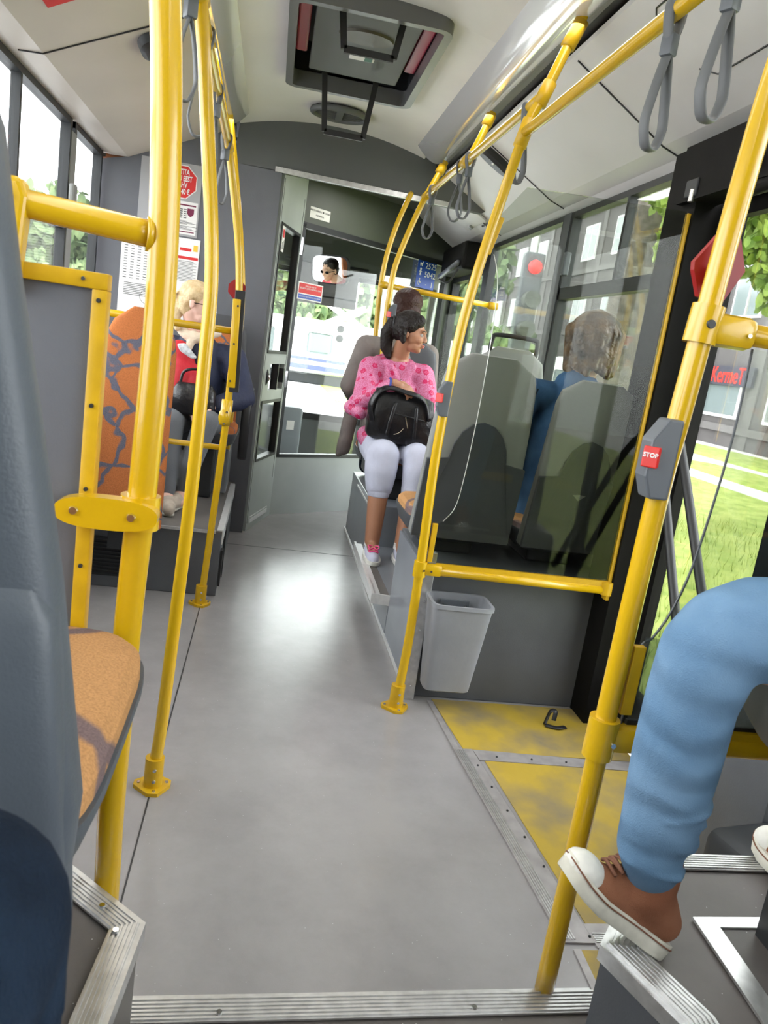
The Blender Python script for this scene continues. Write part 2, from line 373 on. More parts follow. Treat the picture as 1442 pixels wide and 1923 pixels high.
def text(body, size, mx, m, parent, name='lettering', ext=.0006, align='CENTER', bold=0, xscale=1):
    cu = bpy.data.curves.new('t', 'FONT'); cu.body = body; cu.size = size; cu.extrude = ext; cu.align_x = align; cu.align_y = 'CENTER'; cu.offset = bold; cu.resolution_u = 3
    o = bpy.data.objects.new('t', cu); C.objects.link(o); bpy.context.view_layer.update()
    me = bpy.data.meshes.new_from_object(o.evaluated_get(bpy.context.evaluated_depsgraph_get())); bpy.data.objects.remove(o)
    me.transform(mx @ Matrix.Diagonal((xscale, 1, 1, 1)))
    if parent is not None: me.transform(root_matrix(parent).inverted())
    q = bpy.data.objects.new(name, me); C.objects.link(q); q.parent = parent; me.materials.clear(); me.materials.append(m); return q
def frame(o, x, z):
    """matrix whose X is x, whose Y (text up) is z and whose Z is the outward normal"""
    x = V(x).normalized(); z = V(z).normalized(); n = x.cross(z)
    return Matrix.Translation(V(o)) @ Matrix((x, z, n)).transposed().to_4x4()
def screw(parent, p, n, r=.006, m=None):
    p, n = V(p), V(n).normalized()
    g = G(); g.cyl(p-n*.001, p+n*.003, r, r*.8, 12); return g.build('screw', m or M['chrome'], parent, False)

# ================================================================ THE ROOM SHELL
XL, XR = -1.14, 1.50
Y0 = -1.6           # rear end of the modelled bus
YB = 5.18           # bulkhead
# --- floor
struct('floor', G().box(XL, XR, 1.15, 7.6, -.06, 0), M['floor'])
struct('trim_1', G().box(-.2035, -.199, 1.25, 3.83, -.001, .0012), M['dark_frame'])
struct('trim_2', G().box(-.14, .70, 4.86, 4.865, -.001, .0012), M['dark_frame'])
# rear raised levels
g = G(); g.box(-.14, .76, Y0, 1.145, -.06, .197); struct('floor_rear_step', g, M['platform'])
g = G(); g.poly([(XL, Y0, .397), (-.155, Y0, .397), (-.125, .911, .397), (-.104, 1.096, .397), (-.222, 1.204, .397), (-.36, 1.33, .397), (XL, 1.33, .397)], (0, 0, -.457)); struct('floor_left_platform', g, M['platform'])
g = G(); g.poly([(XR, Y0, .397), (.76, Y0, .397), (.755, .911, .397), (.692, 1.07, .397), (.90, 1.321, .397), (XR, 1.325, .397)], (0, 0, -.457)); struct('floor_right_platform', g, M['platform'])
# side faces of the platforms
g = G(); g.poly([(.762, Y0, .0), (.752, .911, .0), (.690, 1.068, .0), (.690, 1.068, .385), (.752, .911, .385), (.762, Y0, .385)], (-.004, 0, 0)); struct('wall_platform_side', g, M['box_grey'])

def nosing(name, pts, width, side, z, label, rise=True):
    """ribbed aluminium step edge; pts is the outer edge polyline, side=+1 puts the strip left of travel"""
    t = thing(name, label, 'step edge', (pts[0][0], pts[0][1], z))
    P = [V((p[0], p[1], z)) for p in pts]; n = len(P)
    offs = []
    for i in range(n):
        ds = []
        if i > 0: ds.append((P[i]-P[i-1]).normalized())
        if i < n-1: ds.append((P[i+1]-P[i]).normalized())
        ns = [V((-d.y, d.x, 0))*side for d in ds]; a = sum(ns, V((0, 0, 0))); a.normalize(); k = 1/max(.3, a.dot(ns[0])); offs.append(a*k)
    g = G()
    for i in range(n-1):
        quad = [P[i], P[i+1], P[i+1]+offs[i+1]*width, P[i]+offs[i]*width]
        g.poly(quad, (0, 0, .004))
        if rise: g.poly([P[i]-offs[i]*.009, P[i+1]-offs[i+1]*.009, P[i+1]+offs[i+1]*.004, P[i]+offs[i]*.004], (0, 0, -.03))
    g.build('base_strip', M['alu'], t)
    g = G()
    for j in range(6):
        f0 = (j+.35)/6.3*width; f1 = f0+width*.075
        for i in range(n-1):
            g.poly([P[i]+offs[i]*f0+V((0, 0, .0035)), P[i+1]+offs[i+1]*f0+V((0, 0, .0035)), P[i+1]+offs[i+1]*f1+V((0, 0, .0035)), P[i]+offs[i]*f1+V((0, 0, .0035))], (0, 0, .0035))
    g.build('rib', M['alu'], t, label='raised aluminium ribs')
    return t
t = nosing('step_edge', [(-.112, 1.15), (.751, 1.176)], .05, -1, .2, 'ribbed aluminium edging strip of the low step across the aisle in the foreground')
screw(t, (.04, 1.118, .2075), (0, 0, 1), .006); screw(t, (.5, 1.13, .2075), (0, 0, 1), .006)
t = nosing('step_edge', [(-.36, 1.33), (-.222, 1.204), (-.104, 1.096), (-.125, .911), (-.155, -.2)], .042, -1, .4, 'ribbed aluminium edge with a bend around the left platform corner, lower left foreground')
screw(t, (-.168, 1.125, .4075), (0, 0, 1), .006); screw(t, (-.137, 1.072, .4075), (0, 0, 1), .006)
nosing('step_edge', [(.760, -.2), (.752, .911), (.690, 1.07), (.90, 1.321)], .055, -1, .4, 'ribbed aluminium edge of the right platform running under the brown shoe')
nosing('step_edge', [(.92, 1.322), (1.49, 1.327)], .045, -1, .4, 'straight ribbed aluminium edge of the right platform beside the doorway')
# hatch frame on right platform
t = thing('floor_hatch', 'smooth aluminium frame of a hatch set in the right platform floor', 'floor hatch', (.96, 1.0, .4))
g = G(); g.poly([(.894, 1.137, .4), (1.40, 1.15, .4), (1.40, 1.118, .4), (.935, 1.112, .4)], (0, 0, .006)); g.poly([(.894, 1.137, .4), (.935, 1.112, .4), (.915, .70, .4), (.875, .70, .4)], (0, 0, .006)); g.build('hatch_frame', M['alu'], t)
G().poly([(.93, 1.115, .4), (1.4, 1.12, .4), (1.4, .7, .4), (.91, .7, .4)], (0, 0, .002)).build('hatch_cover', M['platform'], t)

# --- door threshold: yellow floor and its aluminium frames
struct('floor_doorway_front', G().poly([(.80, 2.82, 0), (1.5, 2.82, 0), (1.5, 2.42, 0), (.84, 2.42, 0)], (0, 0, .003)), M['yellow_floor'])
struct('floor_doorway_ramp', G().poly([(.90, 2.36, 0), (1.60, 2.37, 0), (1.60, 1.59, 0), (.955, 1.58, 0)], (0, 0, .003)), M['yellow_floor'])
struct('floor_doorway_rear', G().poly([(.90, 1.50, 0), (1.5, 1.50, 0), (1.5, 1.33, 0), (.90, 1.33, 0)], (0, 0, .003)), M['yellow_floor'])
t = thing('ramp_frame', 'grey metal frame bordering the yellow wheelchair ramp flap in the doorway floor', 'ramp frame', (.85, 2, 0))
g = G(); g.poly([(.80, 2.43, 0), (.87, 2.43, 0), (.95, 1.52, 0), (.865, 1.52, 0)], (0, 0, .006)); g.poly([(.872, 2.428, 0), (1.5, 2.40, 0), (1.5, 2.345, 0), (.88, 2.36, 0)], (0, 0, .0058)); g.poly([(.945, 1.585, 0), (1.5, 1.60, 0), (1.5, 1.505, 0), (.952, 1.505, 0)], (0, 0, .0056))
g.poly([(.778, 2.80, 0), (.80, 2.80, 0), (.823, 2.43, 0), (.800, 2.43, 0)], (0, 0, .005)); g.poly([(.885, 1.50, 0), (.905, 1.5, 0), (.90, 1.3, 0), (.88, 1.3, 0)], (0, 0, .005))
g.build('frame_plate', M['alu_dull'] if 'alu_dull' in M else mat('dull_aluminium', (.36, .34, .34), .45, .35, var=.12, vscale=20), t)
g = G()
for k in range(5):
    a = .006+k*.007
    g.poly([(.80+a, 2.42, .005), (.803+a, 2.42, .005), (.868+a, 1.53, .005), (.865+a, 1.53, .005)], (0, 0, .003))
    g.poly([(.955, 1.515+a, .005), (1.5, 1.515+a, .005), (1.5, 1.518+a, .005), (.955, 1.518+a, .005)], (0, 0, .003))
g.build('rib', M['alu'], t)
for k in range(7):
    f = k/6; screw(t, (.862+f*.082, 2.32-f*.78, .0065), (0, 0, 1), .004, M['dark_frame'])
for k in range(4): screw(t, (.95+k*.13, 2.385-k*.004, .0065), (0, 0, 1), .004, M['dark_frame'])
# rubber scrap on the yellow floor
t = thing('rubber_scrap', 'torn black rubber scrap lying on the yellow floor by the doorway', 'debris', (1.25, 2.66, .003))
G().tube([(1.23, 2.66, .006), (1.24, 2.67, .03), (1.25, 2.67, .06), (1.265, 2.66, .062), (1.26, 2.65, .03)], .011, 8, flat=(0, 1, 0)).build('curled_strip', M['black'], t, True)
G().tube([(1.23, 2.65, .008), (1.27, 2.63, .010), (1.31, 2.645, .008)], .012, 8, flat=(0, 1, 0)).build('flat_strip', M['black'], t, True)

# --- ceiling
def sweep(name, prof, y0, y1, m, smooth=False, thick=.02, label=None):
    g = G()
    b = bmesh.new(); vs = []
    for (x, z) in prof: vs.append((b.verts.new((x, y0, z)), b.verts.new((x, y1, z)), b.verts.new((x, y0, z+thick)), b.verts.new((x, y1, z+thick))))
    for A, B in zip(vs, vs[1:]):
        b.faces.new((A[0], B[0], B[1], A[1])); b.faces.new((A[2], A[3], B[3], B[2]))
        b.faces.new((A[0], A[2], B[2], B[0])); b.faces.new((A[1], B[1], B[3], A[3]))
    for A in (vs[0], vs[-1]): b.faces.new((A[0], A[1], A[3], A[2]))
    bmesh.ops.recalc_face_normals(b, faces=b.faces); g.add(b)
    return struct(name, g, m, label, smooth)
CX = .24
def arch(x): return 2.655 - .17*((x-CX)/.55)**2*.45
HX0, HX1, HY0, HY1 = -.05, .535, 3.28, 4.29     # roof hatch opening
prof_c = [(x/100, arch(x/100)) for x in range(-34, 83, 4)]
sweep('ceiling_rear', prof_c, Y0, HY0, M['ceiling'], 'auto')
sweep('ceiling_front', prof_c, HY1, YB, M['ceiling'], 'auto')
sweep('ceiling_hatch_left', [(x, arch(x)) for x in [-.34+i*(HX0+.34)/6 for i in range(7)]], HY0, HY1, M['ceiling'], 'auto')
sweep('ceiling_hatch_right', [(x, arch(x)) for x in [HX1+i*(.82-HX1)/6 for i in range(7)]], HY0, HY1, M['ceiling'], 'auto')
sr = [(.97, 2.497), (1.38, 2.262), (1.46, 2.235), (1.52, 2.19)]
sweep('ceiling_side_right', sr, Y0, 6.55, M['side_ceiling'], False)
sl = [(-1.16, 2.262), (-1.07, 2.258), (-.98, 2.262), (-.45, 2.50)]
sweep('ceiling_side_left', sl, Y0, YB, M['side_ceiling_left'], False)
struct('ceiling_slot_right', G().box(.90, .99, Y0, YB, 2.53, 2.56), M['black'])
struct('ceiling_slot_left', G().box(-.48, -.36, Y0, YB, 2.55, 2.57), M['black'])
struct('roof', G().box(-1.3, 1.65, Y0, 7.6, 2.80, 2.84), M['grey_wall'])
struct('ceiling_cab', G().box(-1.16, 1.0, YB+.06, 7.6, 2.48, 2.5), M['grey_bulk'])
# panel seams of the right side ceiling
for i, y in enumerate((1.75, 2.99, 4.22, 5.40)):
    g = G(); g.beam((.985, y, 2.486), (1.38, y, 2.260), .006, .004); g.beam((1.38, y, 2.260), (1.46, y, 2.232), .006, .004); struct('trim_%d' % (3+i), g, M['black'])
for i, y in enumerate((1.9, 3.40)):
    g = G(); g.beam((-.46, y, 2.492), (-.98, y, 2.259), .006, .004); g.beam((-.98, y, 2.259), (-1.07, y, 2.255), .006, .004); struct('trim_%d' % (7+i), g, M['black'])
# seam across the centre ceiling, and hatch flaps drawn on the side ceiling
struct('trim_9', G().box(.56, .80, 2.70, 2.706, 2.585, 2.600), M['dark_frame'])
g = G()
def onsl(x): return 2.497-(x-.97)*.5732
for (a, b_) in (((1.02, 1.95), (1.02, 2.45)), ((1.02, 2.45), (1.05, 2.50)), ((1.26, 1.9), (1.26, 2.45)), ((1.26, 2.45), (1.22, 2.5))):
    g.beam((a[0], a[1], onsl(a[0])-.001), (b_[0], b_[1], onsl(b_[0])-.001), .004, .004)
struct('trim_10', g, M['dark_frame'])

def cove(name, prof, label):
    o = None
    t = thing(name, label, 'ceiling light', (prof[0][0], 2, 2.5))
    g = G(); b = bmesh.new(); ring0 = [b.verts.new((x, Y0, z)) for x, z in prof]; ring1 = [b.verts.new((x, 4.98, z)) for x, z in prof]; cxx = sum(x for x, z in prof)/len(prof); czz = sum(z for x, z in prof)/len(prof)
    ring2 = [b.verts.new((cxx+(x-cxx)*.8, 5.06, czz+.02+(z-czz)*.7)) for x, z in prof]
    n = len(prof)
    for A, B in ((ring0, ring1), (ring1, ring2)):
        for k in range(n): b.faces.new((A[k], A[(k+1) % n], B[(k+1) % n], B[k]))
    b.faces.new(ring0[::-1]); b.faces.new(ring2); bmesh.ops.recalc_face_normals(b, faces=b.faces); g.add(b)
    g.build('diffuser', M['cove'], t, 'auto')
    return t
M['cove'] = mat('light_diffuser', (.66, .66, .68), .12, coat=1.0, spec=.8, emit=(1, .98, .95), estr=.05)  # faint glow added to the material, the covers are not lit
def arcp(x0, z0, x1, z1, sag, n=10):
    pts = []
    for i in range(n+1):
        t = i/n; x = x0+(x1-x0)*t; z = z0+(z1-z0)*t; pts.append((x, z-sag*math.sin(math.pi*t)))
    return pts
cove('ceiling_light', arcp(.73, 2.60, .95, 2.535, .055)+[(.95, 2.58), (.75, 2.62)], 'long glossy pale light cover running along the right edge of the ceiling')
cove('ceiling_light', arcp(-.46, 2.535, -.27, 2.60, .055)+[(-.29, 2.62), (-.46, 2.58)], 'long glossy pale light cover running along the left edge of the ceiling')
def area(name, loc, rot, sx, sy, power, col=(1, .98, .95)):
    l = bpy.data.lights.new(name, 'AREA'); l.shape = 'RECTANGLE'; l.size = sx; l.size_y = sy; l.energy = power; l.color = col
    o = bpy.data.objects.new(name, l); C.objects.link(o); o.location = loc; o.rotation_euler = rot; return o

# --- walls
def wallbox(name, x0, x1, y0, y1, z0, z1, m): return struct(name, G().box(x0, x1, y0, y1, z0, z1), m)
wallbox('wall_left', XL-.06, XL, Y0, 7.6, -.06, 1.02, M['grey_wall'])
wallbox('wall_right', XR, XR+.06, 2.82, 5.70, -.06, 1.0, M['grey_wall'])
wallbox('wall_right_rear', XR, XR+.06, Y0, 1.33, -.06, 1.0, M['grey_wall'])
wallbox('wall_rear', -1.2, 1.56, Y0-.06, Y0, -.06, 2.84, M['grey_wall'])
wallbox('wall_left_top', XL-.06, XL, Y0, 7.6, 2.255, 2.84, M['dark_frame'])
wallbox('wall_right_top', XR+.0, XR+.06, Y0, 7.6, 2.19, 2.84, M['dark_frame'])
def window(n, x, y0, y1, z0, z1, mull=(), transom=None, m=None, lock=None):
    """window unit in a side wall: frame bars and one pane"""
    t = bpy.data.objects.new('window_%d' % n, None); C.objects.link(t); t.location = (x, (y0+y1)/2, z0); t['kind'] = 'structure'
    g = G(); w_ = .035
    g.box(x-.025, x+.025, y0, y0+w_, z0, z1); g.box(x-.025, x+.025, y1-w_, y1, z0, z1); g.box(x-.024, x+.024, y0, y1, z0, z0+w_); g.box(x-.024, x+.024, y0, y1, z1-.03, z1)
    for yy in mull:
        g.box(x-.02, x+.02, yy-.012, yy+.012, transom if transom else z0, z1)
    if transom: g.box(x-.025, x+.025, y0, y1, transom-.03, transom+.03)
    g.build('window_frame', M['dark_frame'], t)
    G().box(x-.003, x+.003, y0, y1, z0, z1).build('window_pane', m or M['glass'], t)
    if lock: G().box(x-.05, x-.015 if x > 0 else x+.05, lock[0]-.02, lock[0]+.02, lock[1]-.06, lock[1]+.06, .008).build('window_latch', M['button_box'], t)
    return t
window(1, XL, Y0, .9, 1.02, 2.26)
window(2, XL, .9, 2.9, 1.02, 2.26, (2.0,), 1.75)
window(3, XL, 2.9, 4.42, 1.02, 2.26, (3.62,), 1.75)
window(4, XL, 4.48, 5.14, 1.02, 2.26, (), None)
G().box(XL+.0, XL+.03, 4.40, 4.50, 1.0, 2.2).build('pillar', M['seat_light'], None)['kind'] = 'structure'
bpy.data.objects['pillar'].name = 'trim_11'
G().obox((XL+.045, 4.42, 1.87), (.03, .07, .16), None, .01).build('window_catch', M['seat_light'])
tag(bpy.data.objects['window_catch'], 'pale grey catch on the pillar between the left windows', 'window catch')
window(5, XL, 5.3, 7.4, 1.02, 2.26)
window(6, XR, Y0, 1.30, 1.0, 2.2)
window(7, XR, 2.90, 4.12, 1.0, 2.2, (3.44,), 1.78, lock=(4.05, 1.93))
window(8, XR, 4.20, 5.66, 1.0, 2.2)
wallbox('trim_12', XR-.03, XR+.03, 4.11, 4.21, 1.0, 2.2, M['box_grey'])
# rear door bay (right side, y 1.33..2.85)
wallbox('door_post_front', XR-.09, XR+.08, 2.70, 2.92, -.06, 2.22, M['black_metal'])
wallbox('door_post_rear', XR-.02, XR+.08, 1.28, 1.36, -.06, 2.22, M['black_metal'])
for n_ in ('door_post_front', 'door_post_rear'): pass
bpy.data.objects['door_post_front'].name = 'trim_13'; bpy.data.objects['door_post_rear'].name = 'trim_14'
t = thing('door_mechanism', 'black door opening mechanism box above the right doorway', 'door mechanism', (1.45, 2.1, 2.0))
G().box(1.385, 1.49, 1.36, 2.80, 2.02, 2.215).build('housing', M['black_metal'], t)
G().box(1.378, 1.40, 2.66, 2.74, 2.03, 2.09, .005).build('hinge_block', M['dark_frame'], t)
G().cyl((1.40, 2.4, 2.0), (1.40, 1.5, 2.0), .022).build('actuator', M['black_metal'], t, True)
G().box(1.36, 1.375, 2.30, 2.36, 2.06, 2.10).build('data_plate', M['white_alu'], t)
g = G(); g.cyl((1.38, 2.68, 2.01), (1.38, 2.68, 2.05), .012); g.build('bolt', M['chrome'], t)
t = bpy.data.objects.new('door_1', None); C.objects.link(t); t.location = (1.54, 2.1, 0); t['kind'] = 'structure'; t['label'] = 'rear passenger door'
g = G()
g.box(1.53, 1.57, 2.62, 2.72, .0, 2.05); g.box(1.53, 1.57, 1.36, 1.42, .0, 2.05); g.box(1.531, 1.569, 1.36, 2.72, 1.98, 2.05); g.box(1.531, 1.569, 1.36, 2.72, 0, .20); g.box(1.532, 1.568, 2.00, 2.08, 0, 2.05)
g.build('door_frame', M['black_metal'], t)
G().box(1.548, 1.552, 1.36, 2.72, .2, 2.0).build('door_pane', M['glass'], t)
G().tube([(1.49, 2.60, 1.20), (1.47, 2.45, 1.05), (1.47, 2.05, .52), (1.49, 1.96, .46), (1.53, 1.92, .46)], .016, 12).build('door_rail', M['black'], t, True)
G().tube([(1.49, 2.66, 1.10), (1.47, 2.58, 1.0), (1.47, 2.20, .42), (1.49, 2.12, .36), (1.53, 2.10, .36)], .016, 12).build('door_rail', M['black'], t, True)
G().box(1.44, 1.53, 1.38, 2.0, 0.0, .17, .01).build('door_sill_box', M['dark_frame'], t)
# low black wheel housing beside the door and step shell
t = thing('step_housing', 'dark plastic housing at the foot of the doorway beside the right platform', 'housing', (1.4, 1.6, 0))
G().obox((1.36, 1.50, .16), (.26, .22, .30), (0, 0, R(12)), .03).build('shell', M['dark_frame'], t, 'auto')
G().obox((1.43, 1.78, .30), (.12, .34, .58), (0, 0, R(6)), .02).build('side_plate', M['box_grey'], t, 'auto')
G().cyl((1.30, 1.44, .31), (1.30, 1.44, .318), .016).build('cap', M['black'], t)

# --- bulkhead across the bus at y=5.18
g = G()
low = [(-.20, 2.342), (1.25, 2.312)]
pts = [(-.36, 2.342)] + [(x/100, arch(x/100)+.015) for x in range(-34, 83, 4)] + [(.97, 2.52), (1.28, 2.335), (1.25, 2.312)]
g.poly([(x, YB, z) for x, z in pts], (0, .06, 0)); struct('wall_bulkhead', g, M['grey_bulk'])
g = G(); g.beam((-.10, YB-.006, 2.347), (1.02, YB-.006, 2.325), .016, .03); struct('trim_15', g, M['alu'])
g = G(); g.poly([(-1.16, YB, 0.), (-.055, YB, 0.), (-.055, YB, 2.342), (-.36, YB, 2.342), (-.36, YB, 2.56), (-.45, YB, 2.53), (-.96, YB, 2.27), (-1.16, YB, 2.22)], (0, .05, 0)); struct('wall_cab_rear', g, M['grey_wall'])
struct('wall_cab_inner', G().box(-1.12, -.2, YB+.052, YB+.06, .3, 2.4), M['brown_panel'])
struct('wall_cab_lining', G().box(-1.135, -1.10, YB+.06, 6.05, .3, 2.25), M['brown_panel'])
# cab side wall with glazed door, from (-.071,5.18) to (.11,5.83)
SA = V((-.071, YB, 0)); SD = V((.181, .65, 0)); SL = SD.length; SD.normalize(); SN = V((SD.y, -SD.x, 0))
def sp_(s_, z, off=0): return SA + SD*s_ + SN*off + V((0, 0, z))
def slab(g, s0, s1, z0, z1, o0=-.02, o1=.02):
    c = (sp_(s0, z0)+sp_(s1, z1))/2 + SN*((o0+o1)/2); rot = Matrix((SD, -SN, V((0, 0, 1)))).transposed()
    g.obox(c, (abs(s1-s0), abs(o1-o0), abs(z1-z0)), rot); return g
t = bpy.data.objects.new('wall_cab_side', None); C.objects.link(t); t.location = SA; t['kind'] = 'structure'
g = G(); slab(g, .055, .10, 0, 2.48); slab(g, .60, SL, 0, 2.48); slab(g, .1, .6, 0, .48); slab(g, .1, .6, .90, .97); slab(g, .1, .6, 1.15, 1.22); slab(g, .1, .6, 2.06, 2.48); slab(g, .1, .22, .97, 1.15)
g.build('panel', M['door_grey'], t)
g = G()
for (s0, s1, z0, z1) in ((.1, .6, .48, .90), (.1, .6, 1.22, 2.06)):
    for q in ((s0, s0+.02, z0, z1), (s1-.02, s1, z0, z1), (s0, s1, z0, z0+.02), (s0, s1, z1-.02, z1)): slab(g, *q, -.024, .026)
g.build('glazing_frame', M['dark_frame'], t)
g = G(); slab(g, .1, .6, .48, .9, -.003, .003); slab(g, .1, .6, 1.22, 2.06, -.003, .003); slab(g, .22, .6, .97, 1.15, -.003, .003); g.build('glazing', M['cab_glass'], t)
g = G(); slab(g, .40, .42, .97, 1.15, -.02, .03); slab(g, .52, .54, 1.02, 1.12, -.02, .04); g.build('sliding_catch', M['dark_frame'], t)
g = G(); slab(g, .075, .078, .05, 2.32, .02, .0215); slab(g, .62, .624, .3, 2.3, .02, .0215); g.build('door_gap', M['black'], t)
g = G(); slab(g, .12, .55, .045, .075, .02, .026); slab(g, .12, .55, .085, .09, .02, .026); g.build('kick_strip', M['white_alu'], t)
# latch
lt = thing('door_latch', 'oval chrome latch on the pale grey cab door', 'door latch', tuple(sp_(.16, 1.02, .021)))
g = G(); q = sp_(.16, 1.06, .021); g.ball(q, (.02, .012, .055), Matrix((SD, -SN, V((0, 0, 1)))).transposed()); g.build('latch_cup', M['black'], lt, True)
g = G(); g.ball(sp_(.16, 1.06, .035), (.014, .01, .026), Matrix((SD, -SN, V((0, 0, 1)))).transposed()); g.build('thumb_turn', M['chrome'], lt, True)
st = thing('sticker', 'small white sticker with a red and a black pictogram on the cab door glass', 'sticker', tuple(sp_(.14, 1.90, .03)))
g = G(); slab(g, .125, .185, 1.88, 2.04, .026, .0275); g.build('backing', M['white'], st)
g = G(); slab(g, .135, .175, 1.97, 2.02, .0275, .0285); g.build('red_symbol', M['red_ink'], st)
g = G(); slab(g, .142, .150, 1.895, 1.94, .0275, .0285); slab(g, .160, .168, 1.90, 1.95, .0275, .0285); g.build('black_symbol', M['ink'], st)

# diagonal glazed cab front
PA = V((.11, 5.83, 0)); PD = V((1.29, .93, 0)).normalized(); PN = V((PD.y, -PD.x, 0))
def pp(s_, z, off=0): return PA + PD*s_ + PN*off + V((0, 0, z))
def pslab(g, s0, s1, z0, z1, o0=-.02, o1=.02):
    c = (pp(s0, z0)+pp(s1, z1))/2 + PN*((o0+o1)/2); rot = Matrix((PD, -PN, V((0, 0, 1)))).transposed()
    g.obox(c, (abs(s1-s0), abs(o1-o0), abs(z1-z0)), rot); return g
t = bpy.data.objects.new('wall_cab_front', None); C.objects.link(t); t.location = PA; t['kind'] = 'structure'
g = G(); pslab(g, 0, 1.68, 0, .45); g.build('lower_panel', M['door_grey'], t)
g = G(); pslab(g, 0, 1.75, 2.15, 2.50); pslab(g, 1.60, 1.68, .45, 2.2); g.build('upper_panel', M['olive'], t)
g = G(); pslab(g, 0, .03, .45, 2.15, -.025, .025); pslab(g, 1.57, 1.60, .45, 2.15, -.025, .025); pslab(g, 0, 1.6, .45, .475, -.025, .025); pslab(g, 0, 1.6, 2.12, 2.16, -.025, .025); g.build('glazing_frame', M['dark_frame'], t)
g = G(); pslab(g, 0, 1.6, .45, 2.15, -.003, .003); g.build('glazing', M['cab_glass'], t)
g = G(); pslab(g, -.012, .008, 1.93, 2.05, .0, .04); pslab(g, -.012, .008, .98, 1.10, .0, .04); g.build('hinge', M['chrome'], t)
def psticker(name, label, s0, s1, z0, z1, off, m):
    st = thing(name, label, 'sticker', tuple(pp((s0+s1)/2, z0, off)))
    g = G(); pslab(g, s0, s1, z0, z1, off, off+.0015); g.build('backing', m, st); return st
st = psticker('sticker', 'small white notice with dark lettering on the olive panel over the cab glass', .05, .235, 2.20, 2.275, .021, M['white'])
text('MITTE SEISTA  ■  UKSEL', .017, frame(pp(.142, 2.252, .0235), PD, (0, 0, 1)), M['ink'], st)
text('OOTEALAL', .015, frame(pp(.142, 2.222, .0235), PD, (0, 0, 1)), M['ink'], st)
st = psticker('sticker', 'red and blue notice with white lettering on the cab glass below the mirror', .02, .25, 1.625, 1.75, .0245, M['white'])
g = G(); pslab(g, .028, .242, 1.672, 1.742, .026, .027); g.build('red_band', M['red_ink'], st)
g = G(); pslab(g, .028, .242, 1.634, 1.664, .026, .027); g.build('blue_band', M['blue_ink'], st)
text('PALUN MITTE\nSEGADA JUHTI SÕIDU AJAL', .0165, frame(pp(.135, 1.715, .0275), PD, (0, 0, 1)), M['white'], st)
text('PLEASE DO NOT DISTURB THE DRIVER', .0115, frame(pp(.135, 1.649, .0275), PD, (0, 0, 1)), M['white'], st)
st = psticker('sticker', 'blue capacity notice with pram, standing person and wheelchair symbols and numbers 25 25 50 42', 1.21, 1.435, 1.905, 2.12, .0255, M['blue_ink'])
mx = lambda s_, z: frame(pp(s_, z, .0275), PD, (0, 0, 1))
text('25', .065, mx(1.335, 2.085), M['white'], st); text('25', .065, mx(1.405, 2.085), M['white'], st)
text('50', .065, mx(1.335, 2.015), M['white'], st); text('42', .065, mx(1.405, 2.015), M['white'], st)
text('-', .06, mx(1.335, 1.94), M['white'], st); text('1', .065, mx(1.405, 1.94), M['white'], st)
g = G(); c = pp(1.25, 2.035, .0275); g.ball(c+V((0, 0, .018)), .009); g.cyl(c-V((0, 0, .012)), c+V((0, 0, .012)), .007); g.cyl(c-V((0, 0, .012)), c-V((0, 0, .032))-PD*.008, .004); g.cyl(c-V((0, 0, .012)), c-V((0, 0, .032))+PD*.008, .004); g.cyl(c+PD*.016-V((0, 0, .004)), c-PD*.016-V((0, 0, .004)), .003); g.build('person_symbol', M['white'], st)
g = G(); c = pp(1.25, 1.955, .0275); g.ball(c+V((0, 0, .02)), .006); g.cyl(c+V((0, 0, .014)), c-V((0, 0, .008)), .004); g.cyl(c-V((0, 0, .008)), c-V((0, 0, .008))+PD*.016, .004); g.tube([c+PD*(.016*math.cos(a))+V((0, 0, -.014+.016*math.sin(a))) for a in [i*.8 for i in range(7)]], .0025, 6, 2); g.build('wheelchair_symbol', M['white'], st)
g = G(); c = pp(1.25, 2.095, .0275); g.beam(c-PD*.014, c+PD*.014+V((0, 0, -.004)), .003, .016); g.cyl(c+PD*.012+V((0, 0, -.004)), c+PD*.02+V((0, 0, .016)), .003); g.ball(c-PD*.008-V((0, 0, .014)), .005); g.ball(c+PD*.01-V((0, 0, .016)), .005); g.build('pram_symbol', M['white'], st)
st = psticker('sticker', 'blank white square sticker low on the cab glass', .085, .155, .66, .73, .0, M['white'])

# front of bus: windscreen, dashboard
wallbox('wall_front', -1.14, 1.5, 7.50, 7.56, -.06, .62, M['grey_bulk'])
wallbox('wall_front_top', -1.14, 1.5, 7.40, 7.56, 1.98, 2.6, M['olive'])
t = bpy.data.objects.new('window_9', None); C.objects.link(t); t.location = (.2, 7.5, .62); t['kind'] = 'structure'; t['label'] = 'windscreen'
g = G(); g.box(-1.14, -1.08, 7.49, 7.55, .6, 2.0); g.box(1.44, 1.5, 7.49, 7.55, .6, 2.0); g.box(-1.14, 1.5, 7.49, 7.55, .6, .66); g.box(-1.14, 1.5, 7.49, 7.55, 1.94, 2.0); g.build('window_frame', M['black'], t)
G().box(-1.14, 1.5, 7.518, 7.522, .6, 2.0).build('window_pane', M['glass'], t)
t = thing('dashboard', 'grey dashboard below the windscreen seen through the cab glass', 'dashboard', (-.1, 7.2, 0))
g = G(); g.box(-1.1, .35, 7.05, 7.49, 0, .74, .04); g.build('console', M['box_side'], t, 'auto')
G().box(-.9, -.3, 6.95, 7.2, .6, .82, .04).build('instrument_hood', M['dark_frame'], t, 'auto')
t = thing('sun_visor', 'grey fabric sun blind hanging over the windscreen behind the mirror', 'sun blind', (.3, 7.35, 1.6))
G().box(.10, .72, 7.335, 7.345, 1.675, 2.03).build('blind', mat('blind_grey', (.20, .19, .20), .8, var=.15, vscale=12), t)
G().cyl((.03, 7.34, 2.04), (.80, 7.34, 2.04), .014).build('roller', M['black'], t)
